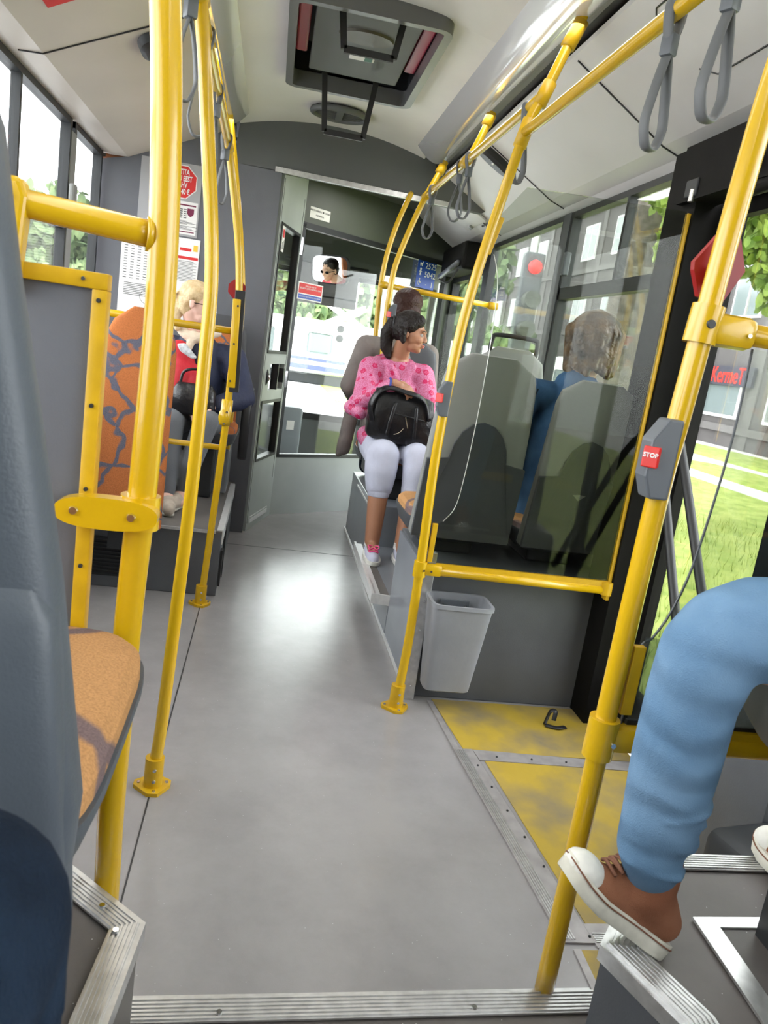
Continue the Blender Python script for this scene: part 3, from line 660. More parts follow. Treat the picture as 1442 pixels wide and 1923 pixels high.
G().box(.10, .72, 7.325, 7.335, 1.745, 1.76).build('stiffener', M['dark_frame'], t)
# interior mirror
mc = V((.43, 7.10, 1.975)); hd = V((-.62, 6.50, 1.60)); toc = (V((0, 0, 1.35))-mc).normalized(); toh = (hd-mc).normalized(); mn = (toc+toh).normalized()
mx_ = V((0, 0, 1)).cross(mn).normalized(); mz_ = mn.cross(mx_)
t = thing('rear_view_mirror', 'rounded rectangular interior mirror with black rim reflecting the driver in red', 'mirror', tuple(mc))
rot = Matrix((mx_, mz_, mn)).transposed().to_4x4()
def rounded(g, a, b_, z0, z1, e=5):
    g.stack([(0, 0, z0, a, b_), (0, 0, z1, a, b_)], 48, e); g.xf(Matrix.Translation(mc) @ rot); return g
rounded(G(), .185, .125, -.03, 0).build('rim', M['black'], t, 'auto'); rounded(G(), .172, .113, 0.0, .002).build('mirror_glass', M['mirror'], t)
G().tube([mc-mn*.03, mc-mn*.08+V((0, .02, .03)), (.5, 7.38, 2.12)], .01, 8).build('arm', M['black'], t, True)

# front right doorway leaf beyond the seats
t = bpy.data.objects.new('door_2', None); C.objects.link(t); t.location = (1.5, 6.2, 0); t['kind'] = 'structure'; t['label'] = 'front passenger door'
g = G(); g.box(1.478, 1.54, 5.67, 5.78, 0, 2.18); g.box(1.478, 1.54, 6.15, 6.21, 0, 2.18); g.box(1.478, 1.54, 6.75, 6.9, 0, 2.18); g.box(1.480, 1.538, 5.67, 6.9, 2.0, 2.18); g.box(1.480, 1.538, 5.67, 6.9, 0, .2); g.build('door_frame', M['dark_frame'], t)
G().box(1.50, 1.504, 5.7, 6.85, .2, 2.05).build('door_pane', M['glass'], t)
t = thing('door_mechanism', 'dark door opening mechanism above the front doorway at the end of the right ceiling', 'door mechanism', (1.4, 6.2, 2.0))
G().box(1.30, 1.46, 5.75, 6.5, 2.02, 2.22, .02).build('housing', M['black_metal'], t)
G().cyl((1.28, 5.8, 2.06), (1.28, 6.4, 2.0), .02).build('actuator', M['button_box'], t, True)
G().tube([(1.30, 5.85, 2.02), (1.25, 5.9, 1.92), (1.20, 6.0, 1.94)], .008, 8).build('cable', M['black'], t, True)
t = thing('service_flap', 'raised pale square flap on the right side ceiling near the front', 'service flap', (1.1, 5.4, 2.3))
nsl = V((-.4973, 0, -.8676)); rotf = Matrix((V((.8676, 0, -.4973)), V((0, 1, 0)), -nsl)).transposed()
G().obox(V((1.16, 5.52, onsl(1.16)))+nsl*.012, (.36, .50, .016), rotf, .006).build('flap_plate', M['side_ceiling'], t, 'auto')
G().obox(V((1.30, 5.60, onsl(1.30)))+nsl*.026, (.03, .05, .02), rotf, .004).build('catch', M['seat_light'], t)
G().obox(V((1.33, 5.30, onsl(1.33)))+nsl*.022, (.012, .2, .008), rotf).build('slot', M['black'], t)
# loudspeaker / camera pods on side ceiling
t = thing('ceiling_pod', 'black oval pod with a white dot on the right side ceiling', 'ceiling pod', (1.08, 4.3, 2.4))
g = G(); g.stack([(0, 0, 0, .115, .055), (0, 0, .03, .112, .052), (0, 0, .045, .095, .035)], 32, 2.6); g.xf(Matrix.Translation(V((1.07, 4.30, onsl(1.07)))) @ Matrix((V((.8676, 0, -.4973)), V((0, 1, 0)), nsl)).transposed().to_4x4()); g.build('pod_body', M['dark_frame'], t, 'auto')
G().ball(V((1.07, 4.28, onsl(1.07)))+nsl*.045, .008).build('dot', M['white_paint'], t, True)
t = thing('ceiling_pod', 'black oval pod half hidden behind the nearest left pole on the left side ceiling', 'ceiling pod', (-.61, 3.56, 2.42))
g = G(); g.stack([(0, 0, 0, .06, .11), (0, 0, .03, .058, .105), (0, 0, .045, .04, .08)], 32, 2.6); nl = V((.44, 0, -.898)); g.xf(Matrix.Translation(V((-.61, 3.56, 2.424))) @ Matrix((V((.898, 0, .44)), V((0, 1, 0)), nl)).transposed().to_4x4()); g.build('pod_body', M['dark_frame'], t, 'auto')
t = thing('sticker', 'red sticker with white writing on the left side ceiling at the top left', 'sticker', (-.8, 2.93, 2.33))
g = G(); g.obox(V((-.80, 2.93, 2.340))+nl*.003, (.15, .20, .003), Matrix((V((.898, 0, .44)), V((0, 1, 0)), -nl)).transposed()); g.build('backing', M['red_ink'], t)
g = G()
for k in range(3): g.obox(V((-.80, 2.88+k*.035, 2.340))+nl*.005, (.12, .008, .001), Matrix((V((.898, 0, .44)), V((0, 1, 0)), -nl)).transposed())
g.build('text_lines', M['white'], t)

# roof hatch
t = thing('roof_hatch', 'grey ventilation roof hatch with red edges and black handle frames in the ceiling', 'roof hatch', (.24, 3.78, 2.6))
def ringplate(x0, x1, y0, y1, z0, z1, w_, r=.06):
    g = G()
    def rr(x0, x1, y0, y1, r, n=6):
        P = []
        for (cx, cy, a0) in ((x1-r, y1-r, 0), (x0+r, y1-r, 90), (x0+r, y0+r, 180), (x1-r, y0+r, 270)):
            for k in range(n+1): a = R(a0+90*k/n); P.append((cx+r*math.cos(a), cy+r*math.sin(a)))
        return P
    A = rr(x0, x1, y0, y1, r); B = rr(x0+w_, x1-w_, y0+w_, y1-w_, max(r-w_, .01)); b = bmesh.new(); n = len(A)
    vs = [[b.verts.new((x, y, z)) for x, y in P] for P, z in ((A, z0), (B, z0), (A, z1), (B, z1))]
    for k in range(n):
        j = (k+1) % n
        b.faces.new((vs[0][k], vs[0][j], vs[1][j], vs[1][k])); b.faces.new((vs[2][k], vs[3][k], vs[3][j], vs[2][j])); b.faces.new((vs[0][k], vs[2][k], vs[2][j], vs[0][j])); b.faces.new((vs[1][k], vs[1][j], vs[3][j], vs[3][k]))
    bmesh.ops.recalc_face_normals(b, faces=b.faces); g.add(b); return g
ringplate(HX0-.03, HX1+.03, HY0-.03, HY1+.03, 2.585, 2.66, .035).build('rim', mat('hatch_rim', (.12, .12, .12), .3), t, 'auto')
g = G(); g.box(HX0-.02, HX0, HY0, HY1, 2.62, 2.80); g.box(HX1, HX1+.02, HY0, HY1, 2.62, 2.80); g.box(HX0, HX1, HY1, HY1+.02, 2.62, 2.80); g.box(HX0, HX1, HY0-.02, HY0, 2.62, 2.80); g.build('shaft', M['dark_frame'], t)
G().box(HX0+.005, HX0+.06, HY0+.02, HY1-.25, 2.665, 2.70, .01).build('red_edge', M['hatch_red'], t); G().box(HX1-.06, HX1-.005, HY0+.02, HY1-.25, 2.665, 2.70, .01).build('red_edge', M['hatch_red'], t)
g = G(); g.box(HX0+.075, HX1-.075, HY0+.02, HY1-.13, 2.635, 2.655, .006); g.build('cover', M['grey_bulk'], t)
def trap(cy, w1, w2, L, z, tilt):
    P = [V((-w1/2, 0, 0)), V((-w2/2, -0, -L)), V((w2/2, 0, -L)), V((w1/2, 0, 0))]
    rot = Matrix.Rotation(R(tilt), 4, 'X'); Q = [V((.228+(.02 if cy < 3.5 else 0), cy, z)) + rot @ p for p in P]
    g = G()
    for a, b_ in zip(Q, Q[1:]): g.beam(a, b_, .026, .014, up=(0, 1, 0))
    return g
trap(4.05, .25, .19, .26, 2.60, 0).build('handle_frame', M['black'], t)
trap(3.35, .26, .20, .19, 2.67, 0).build('handle_frame', M['black'], t)
g = G(); g.stack([(.25, 3.62, 2.625, .115, .075), (.25, 3.62, 2.637, .12, .08)], 40, 2); g.build('finger_recess', mat('recess', (.06, .05, .03), .4), t)
g = G(); g.box(.20, .315, 3.82, 3.895, 2.629, 2.636, .003); g.build('label_plate', M['white'], t); G().box(.27, .305, 3.83, 3.885, 2.627, 2.630).build('green_mark', M['green_ink'], t)
t = thing('ceiling_vent', 'round dark louvred vent in the ceiling ahead of the roof hatch', 'vent', (.235, 4.80, 2.6))
g = G(); 
for k in range(36): pass
g.tube([(.235+.155*math.cos(a), 4.80+.115*math.sin(a), 2.628) for a in [2*math.pi*k/24 for k in range(24)]], .018, 8, 2, True); g.build('ring', M['grey_bulk'], t, True)
g = G(); g.stack([(.235, 4.80, 2.632, .15, .11), (.235, 4.80, 2.65, .15, .11)], 40, 2); g.build('backing', M['dark_frame'], t)
g = G()
for k in range(9):
    yy = 4.71+k*.0225; hw = .145*math.sqrt(max(0, 1-((yy-4.8)/.11)**2)); g.box(.235-hw, .235+hw, yy, yy+.006, 2.622, 2.632)
g.box(.215, .255, 4.70, 4.90, 2.618, 2.63); g.build('louvre', M['grey_bulk'], t)

# ================================================================ WHEEL BOXES
t = thing('wheel_box', 'grey wheel box on the right carrying two seats behind the glass screen', 'wheel box', (1.1, 3.1, 0))
G().box(.70, 1.495, 2.84, 3.46, 0, .555, .006).build('box_body', M['box_grey'], t)
G().box(.692, .70, 2.86, 3.46, 0.02, .54).build('side_panel', M['box_side'], t)
g = G(); g.box(.676, .722, 2.805, 2.84, .0, .62, .003); g.build('corner_strip', M['alu'], t, label='vertical aluminium corner strip')
for k in range(5): screw(t, (.70, 2.804, .06+k*.12), (0, -1, 0), .004)
G().box(.70, 1.495, 2.83, 2.86, .545, .562).build('top_strip', M['dark_frame'], t)
t = thing('foot_step', 'grey foot step with a white metal edge under the woman in pink', 'step', (.9, 3.95, 0))
G().box(.70, 1.495, 3.46, 4.44, 0, .197).build('step_body', M['box_side'], t)
G().poly([(.62, 3.50, .16), (.70, 3.47, .16), (.70, 4.44, .16), (.635, 4.44, .16)], (0, 0, .036)).build('tread', M['platform'], t)
g = G(); g.beam((.625, 4.44, .188), (.612, 3.48, .188), .012, .05); g.beam((.605, 3.48, .188), (.70, 3.46, .188), .012, .05); g.beam((.645, 4.44, .200), (.632, 3.51, .200), .04, .004); g.beam((.62, 3.50, .2), (.70, 3.485, .200), .035, .004); g.build('edge', M['white_alu'], t, label='white metal edge')
G().box(.69, .70, 3.46, 4.44, 0, .16).build('riser', M['box_side'], t)
t = thing('wheel_box', 'second grey box on the right further ahead, below the passenger in the grey jacket', 'wheel box', (1.1, 5.2, 0))
G().box(.70, 1.495, 4.44, 5.60, 0, .45, .006).build('box_body', M['box_side'], t)
g = G(); g.beam((.693, 4.46, .42), (.693, 5.2, .42), .006, .012); g.beam((.693, 4.5, .02), (.693, 5.58, .02), .006, .012); g.build('edge_strip', M['white_alu'], t)
struct('baseboard_right', G().beam((.690, 2.86, .012), (.690, 5.6, .012), .006, .02), M['white_alu'])
# left front platform
t = thing('seat_platform', 'grey raised seat platform on the left with a black grille, under the blonde woman', 'platform', (-.65, 4.4, 0))
G().box(-1.135, -.14, 3.83, 5.17, 0, .335, .004).build('platform_body', M['box_grey'], t)
G().box(-1.135, -.14, 3.83, 5.17, .336, .345).build('platform_top', M['platform'], t)
g = G(); g.beam((-1.1, 3.825, .34), (-.17, 3.825, .34), .012, .014); g.build('front_edge', M['alu'], t)
g = G(); g.beam((-.150, 3.84, .346), (-.150, 5.1, .346), .03, .006); g.beam((-.136, 3.84, .31), (-.136, 5.1, .31), .006, .07); g.build('side_edge', M['white_alu'], t)
G().box(-.14, -.128, 4.15, 4.20, 0, .3).build('rubber_strip', M['black'], t)
G().box(-.138, -.126, 3.845, 3.90, .05, .24).build('rubber_strip', M['black'], t)
g = G(); g.box(-.80, -.58, 3.822, 3.83, .06, .26); g.build('grille_back', M['black'], t)
g = G()
for k in range(10): g.obox((-.69, 3.818, .072+k*.0195), (.22, .012, .006), (R(25), 0, 0))
g.build('grille', M['dark_frame'], t)
G().box(-.36, -.18, 4.75, 5.15, .345, .62, .01).build('side_box', M['box_side'], t)

# ================================================================ SEATS
def make_seat(label, loc, rotz, ped=.1, wd=.21, bh=.72, tilt=9, cush='tan_fabric', shell='seat_light', low='seat_dark', handle=False, group=None, depth=.22, rear_arch=True):
    t = thing('bus_seat', label, 'seat', loc, rotz, group)
    h = ped
    G().box(-.10, .10, -.14, .14, 0, h+.01, .01).build('seat_base', M['dark_frame'], t, local=True)
    g = G(); g.stack([(0, .0, h-.03, wd*.70, depth*.75), (0, 0, h, wd*.92, depth*.95), (0, 0, h+.05, wd, depth+.015), (0, 0, h+.065, wd, depth+.015)], 44, 5); g.build('seat_pan', M[low], t, 'auto', True)
    g = G(); g.stack([(0, .0, h+.05, wd-.004, depth+.006), (0, 0, h+.085, wd-.006, depth+.004), (0, 0, h+.10, wd-.02, depth-.012), (0, 0, h+.105, wd-.06, depth-.05)], 48, 5); g.build('cushion', M[cush], t, 'auto', True)
    Tm = Matrix.Translation((0, -depth+.0, h+.02)) @ Matrix.Rotation(R(tilt), 4, 'X')
    secs = []
    n = 14
    for i in range(n+1):
        f = i/n; z = f*bh
        a = wd*(1.0 - .14*f**2); b_ = .042 - .012*f
        if f > .86: q = (f-.86)/.14; a -= wd*.42*(1-math.sqrt(max(0, 1-q*q))); b_ -= .012*q*q
        secs.append((0, -.02 - .03*math.sin(f*math.pi)*.6, z, a, b_))
    g = G(); g.stack(secs, 48, 4.5); 
    # split by colour: light upper shell, charcoal lower panel standing just proud of it
    g.xf(Tm); g.build('backrest_shell', M[shell], t, 'auto', True)
    if rear_arch:
        P = []
        hw = wd*.985
        top = bh*.60
        P += [(-hw, 0.0), (hw, 0.0), (hw*.985, bh*.44)]
        for k in range(9): a = math.pi*k/8; P.append((wd*.55*math.cos(a), bh*.46+.17*math.sin(a)*.9))
        P.append((-hw*.985, bh*.44))
        b = bmesh.new(); f0 = [b.verts.new((x, -.02-.042-.03*math.sin(min(1, z/bh)*math.pi)*.6+.006*z/bh-.006, z)) for x, z in P]; f1 = [b.verts.new((v.co.x, v.co.y+.02, v.co.z)) for v in f0]
        b.faces.new(f0); b.faces.new(f1[::-1])
        for k in range(len(P)): j = (k+1) % len(P); b.faces.new((f0[k], f1[k], f1[j], f0[j]))
        bmesh.ops.triangulate(b, faces=[f for f in b.faces if len(f.verts) > 4]); bmesh.ops.recalc_face_normals(b, faces=b.faces)
        g = G(); g.add(b); g.xf(Tm); g.build('lower_back_panel', M[low], t, False, True, label='charcoal arched lower panel')
    secs2 = [(0, .022, .06+i/10*(bh*.88-.06), (wd-.03)*(1-.10*(i/10)**2)*(1 if i < 9 else (.93 if i == 9 else .75)), .024 if 0 < i < 10 else .012) for i in range(11)]
    g = G(); g.stack(secs2, 40, 4); g.xf(Tm); g.build('back_cushion', M[cush], t, 'auto', True)
    if handle:
        g = G(); g.tube([(-wd*.62, -.02, bh-.04), (-wd*.60, -.02, bh+.035), (-wd*.45, -.02, bh+.055), (wd*.45, -.02, bh+.055), (wd*.60, -.02, bh+.035), (wd*.62, -.02, bh-.04)], .011, 10, 5); g.xf(Tm); g.build('grab_handle', M['black'], t, True, True)
    return t
grp = 'seats along the right side'
make_seat('grey backed seat by the aisle behind the glass screen, tan cushion edge showing', (.835, 3.22, .555), 0, .085, .205, .74, 8)
make_seat('grey backed window seat behind the glass screen, the one with the denim jacket passenger', (1.285, 3.22, .555), 0, .085, .19, .70, 8)
s_ = make_seat('rear facing seat under the woman in pink', (.86, 4.80, .45), math.pi, .17, .20, .62, 6, 'orange_fabric')
G().box(.645, .675, 4.42, 4.82, .60, 1.0, .012).build('side_guard', M['seat_dark'], s_, 'auto')
make_seat('grey backed seat with a black grab handle beside the head of the woman in pink', (1.16, 4.02, .197), 0, .50, .19, .74, 6, handle=True)
make_seat('dark high backed seat of the passenger in the grey jacket', (.86, 5.22, .45), 0, .17, .21, .80, 4, 'orange_fabric', 'seat_dark', 'seat_dark')
# seat that faces rear on the left (blonde woman)
s_ = make_seat('orange cushioned rear facing seat on which the blonde woman sits', (-.36, 4.72, .345), math.pi, .34, .22, .72, 6, 'orange_fabric', 'seat_dark', 'seat_dark')
g = G(); g.tube([(-.10, 4.92, 1.0), (-.10, 4.60, 1.0), (-.098, 4.46, .97), (-.098, 4.42, .88), (-.098, 4.44, .70), (-.098, 4.5, .62)], .026, 10, 5, flat=(1, 0, 0)); g.build('armrest', M['black'], s_, True)
# near left seat
s_ = make_seat('nearest seat on the left with a tan patterned cushion and slate plastic back', (-.335, .915, .4), 0, .375, .21, .36, 3, 'tan_fabric', 'near_seat', 'near_seat', depth=.25, rear_arch=False)
g = G(); g.stack([(-0.345, .64, 0.60, .20, 0.045), (-0.333, .64, 0.75, .20, 0.045), (-0.322, .64, 0.92, .20, 0.045), (-0.350, .64, 1.12, .20, 0.045), (-0.375, .64, 1.26, .20, 0.045), (-0.396, .64, 1.37, .20, 0.045), (-0.412, .64, 1.47, .20, 0.045), (-0.435, .64, 1.53, .20, 0.025), (-0.480, .64, 1.55, .20, 0.025)], 40, 4); g.build('rear_shell', M['near_seat'], s_, 'auto', label='slate grey plastic shell')
# seat under the person in jeans (right edge)
s_ = thing('bus_seat', 'seat at the right edge of the picture under the person in light blue jeans', 'seat', (1.08, 1.02, .4))
G().box(1.0, 1.2, .95, 1.10, .4, .80).build('seat_base', M['dark_frame'], s_)
g = G(); g.stack([(1.09, 1.0, .78, .17, .20), (1.09, 1.0, .84, .215, .235), (1.09, 1.0, .905, .225, .24)], 44, 4); g.build('seat_pan', M['seat_light'], s_, 'auto')
g = G(); g.stack([(1.09, 1.0, .90, .22, .235), (1.09, 1.0, .935, .215, .23), (1.09, 1.0, .945, .19, .20)], 44, 4); g.build('cushion', M['tan_fabric'], s_, 'auto')
g = G(); g.stack([(1.34, .95, .9, .04, .21), (1.38, .95, 1.3, .035, .20), (1.40, .95, 1.6, .03, .17)], 40, 4); g.build('backrest', M['tan_fabric'], s_, 'auto')
# tall orange folded seat
t = thing('folding_seat', 'tall orange patterned upholstered back of a folded up seat on the left', 'seat', (-.575, 3.65, .345))
g = G(); secs = []
for i in range(17):
    f = i/16; z = .385+f*.995; a = .165
    if f > .80: q = (f-.80)/.20; a = .165*math.sqrt(max(.03, 1-(q*.97)**2))
    secs.append((-.575, 3.62+.02*f, z, a*.96, .036))
g.stack(secs, 44, 4); g.build('upholstered_back', M['orange_fabric'], t, 'auto')
g = G(); g.box(-.70, -.46, 3.655, 3.67, .42, 1.1); g.build('rear_plate', M['seat_dark'], t)
G().box(-.66, -.50, 3.66, 3.84, .25, .45).build('bracket', M['dark_frame'], t)

# ================================================================ POLES, RAILS, SCREENS
def collar(g, c, h, r=.025):
    g.cyl(V(c)-V((0, 0, h/2)), V(c)+V((0, 0, h/2)), r, r, 24)
def foot(parent, x, y, tri=True):
    g = G(); g.cyl((x, y, .006), (x, y, .10), .027, .027, 24)
    g.poly([(x-.055, y+.018, 0), (x-.055, y-.005, 0), (x-.01, y-.05, 0), (x+.02, y-.05, 0), (x+.05, y-.0, 0), (x+.05, y+.025, 0), (x+.02, y+.045, 0), (x-.02, y+.045, 0)], (0, 0, .012))
    g.build('foot_bracket', M['yellow_dark'], parent, 'auto')
    for dx, dy in ((-.042, .006), (.008, -.038), (.038, .012)): screw(parent, (x+dx, y+dy, .012), (0, 0, 1), .006, M['chrome'])
    for z in (.035, .07): screw(parent, (x+.004, y-.0265, z), (0, -1, 0), .006, M['chrome'])
rp_ = .0185
# nearest right pole RN
RN = [(.655, 1.18, .20), (.656, 1.18, .50), (.657, 1.18, .80), (.661, 1.18, 1.18), (.668, 1.18, 1.318), (.683, 1.18, 1.637), (.70, 1.18, 1.86), (.735, 1.18, 2.12), (.80, 1.18, 2.35), (.86, 1.18, 2.53)]
t = thing('grab_pole', 'nearest yellow pole on the right, with the stop button and red hexagon, beside the jeans', 'grab pole', (.655, 1.18, .2))
G().tube(RN, rp_, 24).build('pole', M['yellow'], t, True)
g = G(); g.cyl((.655, 1.18, .70), (.656, 1.18, .775), .027, .027, 24); g.obox((.70, 1.18, .738), (.085, .038, .05), None, .012); g.build('lower_clamp', M['yellow'], t, 'auto'); screw(t, (.668, 1.154, .735), (0, -1, 0), .006)
g = G(); g.cyl((.672, 1.18, 1.435), (.676, 1.18, 1.495), .026, .026, 24); g.obox((.715, 1.18, 1.46), (.09, .044, .052), None, .014); g.build('upper_clamp', M['yellow'], t, 'auto'); screw(t, (.672, 1.155, 1.465), (0, -1, 0), .008, M['dark_frame']); screw(t, (.742, 1.157, 1.457), (0, -1, 0), .004)
G().obox((.690, 1.18, .85), (.022, .014, .13), None, .002).build('glass_clip', M['yellow_dark'], t)
# STOP button box
def stop_box(parent, c, s=1.0, txt=True):
    c = V(c)
    g = G(); g.poly([c+V(p)*s for p in [(.022, -.018, .066), (-.004, -.018, .066), (-.026, -.018, .030), (-.026, -.018, -.030), (-.012, -.018, -.066), (.022, -.018, -.066)]], V((0, .04, 0))*s); o = g.build('stop_button_housing', M['button_box'], parent)
    md = o.modifiers.new('b', 'BEVEL'); md.width = .004; md.segments = 2
    ang = R(-38); d_ = V((math.cos(ang), math.sin(ang), 0)); n_ = V((math.sin(ang), -math.cos(ang), 0)); fc = c+V((-.0215, -.0145, .002))*s
    q = G().obox(fc, V((.026, .014, .034))*s, Matrix.Rotation(ang, 3, 'Z'), .002).build('stop_button', M['red_btn'], o)
    if txt:
        text('STOP', .0098*s, frame(fc+n_*.0078*s+V((0, 0, .003)), d_, (0, 0, 1)), M['white'], q, bold=.0003)
    return o
M['red_btn'] = mat('red_button', (.55, .02, .015), .25, emit=(.9, .05, .03), estr=.08)
stop_box(t, (.640, 1.165, 1.245))
t = thing('warning_plate', 'red hexagonal plate hanging behind the nearest right pole', 'warning plate', (.70, 1.215, 1.5))
hexp = [(0.725, 1.609), (0.685, 1.610), (0.654, 1.563), (0.656, 1.550), (0.674, 1.511), (0.717, 1.506), (0.745, 1.561)]
g = G(); g.poly([(x, 1.215, z) for x, z in hexp], (0, .012, 0)); g.build('plate', M['red'], t)
G().box(.685, .70, 1.195, 1.216, 1.53, 1.56).build('clip', M['black'], t)
# screen at RN
t = thing('glass_screen', 'clear glass screen with a dusty lower strip between the nearest right pole and the doorway', 'glass screen', (1.0, 1.185, .72))
g = G(); g.tube([(.70, 1.18, .735), (1.46, 1.18, .728)], rp_, 20, 0); g.box(.72, 1.46, 1.172, 1.188, .735, .765); g.build('lower_rail', M['yellow'], t, 'auto')
g = G(); g.tube([(.73, 1.18, 1.461), (1.46, 1.18, 1.461)], rp_*.95, 20, 0); g.build('upper_rail', M['yellow'], t, True)
edge = [(.692, .76), (.694, .90), (.715, .93), (.738, .98), (.757, 1.06), (.770, 1.2), (.775, 1.32), (.772, 1.44)]
g = G(); g.poly([(x, 1.184, z) for x, z in edge+[(1.46, 1.44), (1.46, .76)]], (0, .006, 0)); g.build('pane', M['screen_glass'], t)
G().tube([(x, 1.187, z) for x, z in edge], .0022, 8).build('edge_trim', M['button_box'], t, True)
g = G(); g.poly([(.70, 1.1835, .765), (1.455, 1.1835, .765), (1.455, 1.1835, .93), (.70, 1.1835, .93)], (0, .0005, 0)); g.build('dust_film', M['dirty_glass'], t)
G().box(.70, 1.46, 1.182, 1.19, .76, .772).build('gasket', M['black'], t)
# nearest left pole LN
LN = [(-.172, 1.215, .0), (-.176, 1.212, .37), (-.178, 1.205, .55), (-.175, 1.20, .884), (-.168, 1.19, 1.107), (-.167, 1.19, 1.421), (-.192, 1.19, 1.764), (-.24, 1.19, 2.02), (-.33, 1.19, 2.30), (-.40, 1.19, 2.53)]
t = thing('grab_pole', 'nearest yellow pole on the left, clamped to the yellow framed grey panel', 'grab pole', (-.175, 1.20, 0))
G().tube(LN, .0215, 24).build('pole', M['yellow'], t, True)
# partition panel
t2 = thing('partition_panel', 'grey panel in a yellow frame on the left behind the nearest seat', 'partition', (-.6, 1.19, .4))
G().box(-1.12, -.25, 1.185, 1.20, .45, 1.385).build('board', M['grey_wall'], t2)
g = G(); g.box(-1.12, -.237, 1.175, 1.205, 1.375, 1.398, .002); g.box(-.258, -.237, 1.175, 1.205, .43, 1.375, .002); g.build('frame', M['yellow_dark'], t2, 'auto')
for z in (1.36, 1.21, 1.085, .965, .86, .7, .55): screw(t2, (-.248, 1.174, z), (0, -1, 0), .0035, M['dark_frame'])
for x in (-.27, -.36, -.5): screw(t2, (x, 1.174, 1.387), (0, -1, 0), .0035, M['chrome'])
t3 = thing('rail_bracket', 'yellow horizontal rail and bolted bracket joining the nearest left pole to the seat side', 'grab rail', (-.3, 1.17, 1.4))
G().tube([(-.372, 1.17, 1.475), (-.30, 1.178, 1.470), (-.185, 1.19, 1.462)], .019, 20).build('rail', M['yellow'], t3, True)
G().cyl((-.192, 1.188, 1.462), (-.184, 1.19, 1.462), .024).build('weld_ring', M['yellow'], t3, True)
g = G(); g.poly([(-.385, 1.150, 1.505), (-.352, 1.150, 1.505), (-.343, 1.150, 1.48), (-.352, 1.150, 1.37), (-.362, 1.150, 1.35), (-.375, 1.150, 1.40), (-.388, 1.150, 1.48)], (0, .035, 0)); o = g.build('bracket', M['yellow'], t3); md = o.modifiers.new('b', 'BEVEL'); md.width = .008; md.segments = 3
screw(t3, (-.367, 1.149, 1.478), (0, -1, 0), .007)
t4 = thing('pole_clamp', 'rounded yellow clamp with two bolts joining the panel frame and the nearest left pole', 'clamp', (-.21, 1.165, 1.055))
g = G(); g.stack([(0, 0, -.014, .074, .024), (0, 0, .014, .074, .024)], 40, 2.6); g.xf(Matrix.Translation((-.212, 1.163, 1.056)) @ Matrix.Rotation(R(90), 4, 'X')); g.build('clamp_body', M['yellow'], t4, 'auto'); g = G(); g.cyl((-.17, 1.19, 1.03), (-.17, 1.19, 1.082), .03); g.build('sleeve', M['yellow'], t4, 'auto')
screw(t4, (-.258, 1.148, 1.057), (0, -1, 0), .007); screw(t4, (-.176, 1.148, 1.055), (0, -1, 0), .007)
# middle left pole LM
LM = [(-.2, 2.10, .0), (-.196, 2.1, .10), (-.189, 2.1, .223), (-.178, 2.1, .6), (-.169, 2.1, .937), (-.168, 2.1, 1.25), (-.173, 2.1, 1.495), (-.214, 2.1, 1.808), (-.259, 2.1, 2.097), (-.31, 2.1, 2.30), (-.38, 2.1, 2.53)]
t = thing('grab_pole', 'slender yellow pole on the left standing on the floor seam, second from the camera', 'grab pole', (-.2, 2.1, 0))
G().tube(LM, .0178, 24).build('pole', M['yellow'], t, True); foot(t, -.199, 2.10)
# far left pole FL
FL = [(-.205, 3.69, .0), (-.198, 3.69, .10), (-.174, 3.69, .80), (-.17, 3.69, 1.098), (-.168, 3.69, 1.35), (-.17, 3.69, 1.486), (-.201, 3.69, 1.738), (-.279, 3.69, 2.106), (-.33, 3.69, 2.3), (-.40, 3.69, 2.53)]
t = thing('grab_pole', 'curved yellow pole on the left beside the blonde woman, with a long yellow guard plate', 'grab pole', (-.2, 3.69, 0))
G().tube(FL, .0165, 20).build('pole', M['yellow'], t, True); foot(t, -.205, 3.69)
g = G(); g.obox((-.170, 3.67, 1.28), (.036, .018, .40), (0, R(-2.2), 0), .003); g.build('guard_plate', M['yellow'], t, 'auto'); 
g = G(); g.obox((-.158, 3.682, 1.29), (.045, .022, .46), (0, R(-2.2), 0), .003); g.build('gasket', M['black'], t)
for z in (1.11, 1.28, 1.45): screw(t, (-.170+(z-1.28)*.0, 3.66, z), (0, -1, 0), .005, M['dark_frame'])
g = G(); g.cyl((-.176, 3.69, .90), (-.174, 3.69, 1.02), .026); g.ball((-.180, 3.675, .94), (.028, .02, .045)); g.build('joint', M['yellow'], t, True)
screw(t, (-.17, 3.655, .965), (0, -1, 0), .006); screw(t, (-.178, 3.655, .91), (0, -1, 0), .006)
t = thing('warning_plate', 'small red octagonal plate behind the guard plate of the pole by the blonde woman', 'warning plate', (-.185, 3.72, 1.5))
g = G(); g.poly([(-.185+.042*math.cos(R(22.5+45*k)), 3.715, 1.525+.045*math.sin(R(22.5+45*k))) for k in range(8)], (0, .01, 0)); g.build('plate', M['red'], t); G().box(-.19, -.18, 3.70, 3.716, 1.52, 1.54).build('clip', M['black'], t)
for z, nm in ((1.336, 'upper of the two thin yellow rails in front of the blonde woman'), (.79, 'lower of the two thin yellow rails in front of the blonde woman')):
    o = G().tube([(-1.12, 3.72, z), (-.18, 3.70, z)], .0165 if z > 1 else .0135, 16, 0).build('grab_rail', M['yellow'], None, True); tag(o, nm, 'grab rail')
# second curved pole further on the left
t = thing('grab_pole', 'farthest curved yellow pole on the left, just behind the one with the guard plate', 'grab pole', (-.2, 4.8, .34))
G().tube([(-.20, 4.8, .345), (-.195, 4.8, 1.2), (-.202, 4.8, 1.53), (-.246, 4.8, 1.857), (-.331, 4.8, 2.311), (-.38, 4.8, 2.54)], .0165, 20).build('pole', M['yellow'], t, True)
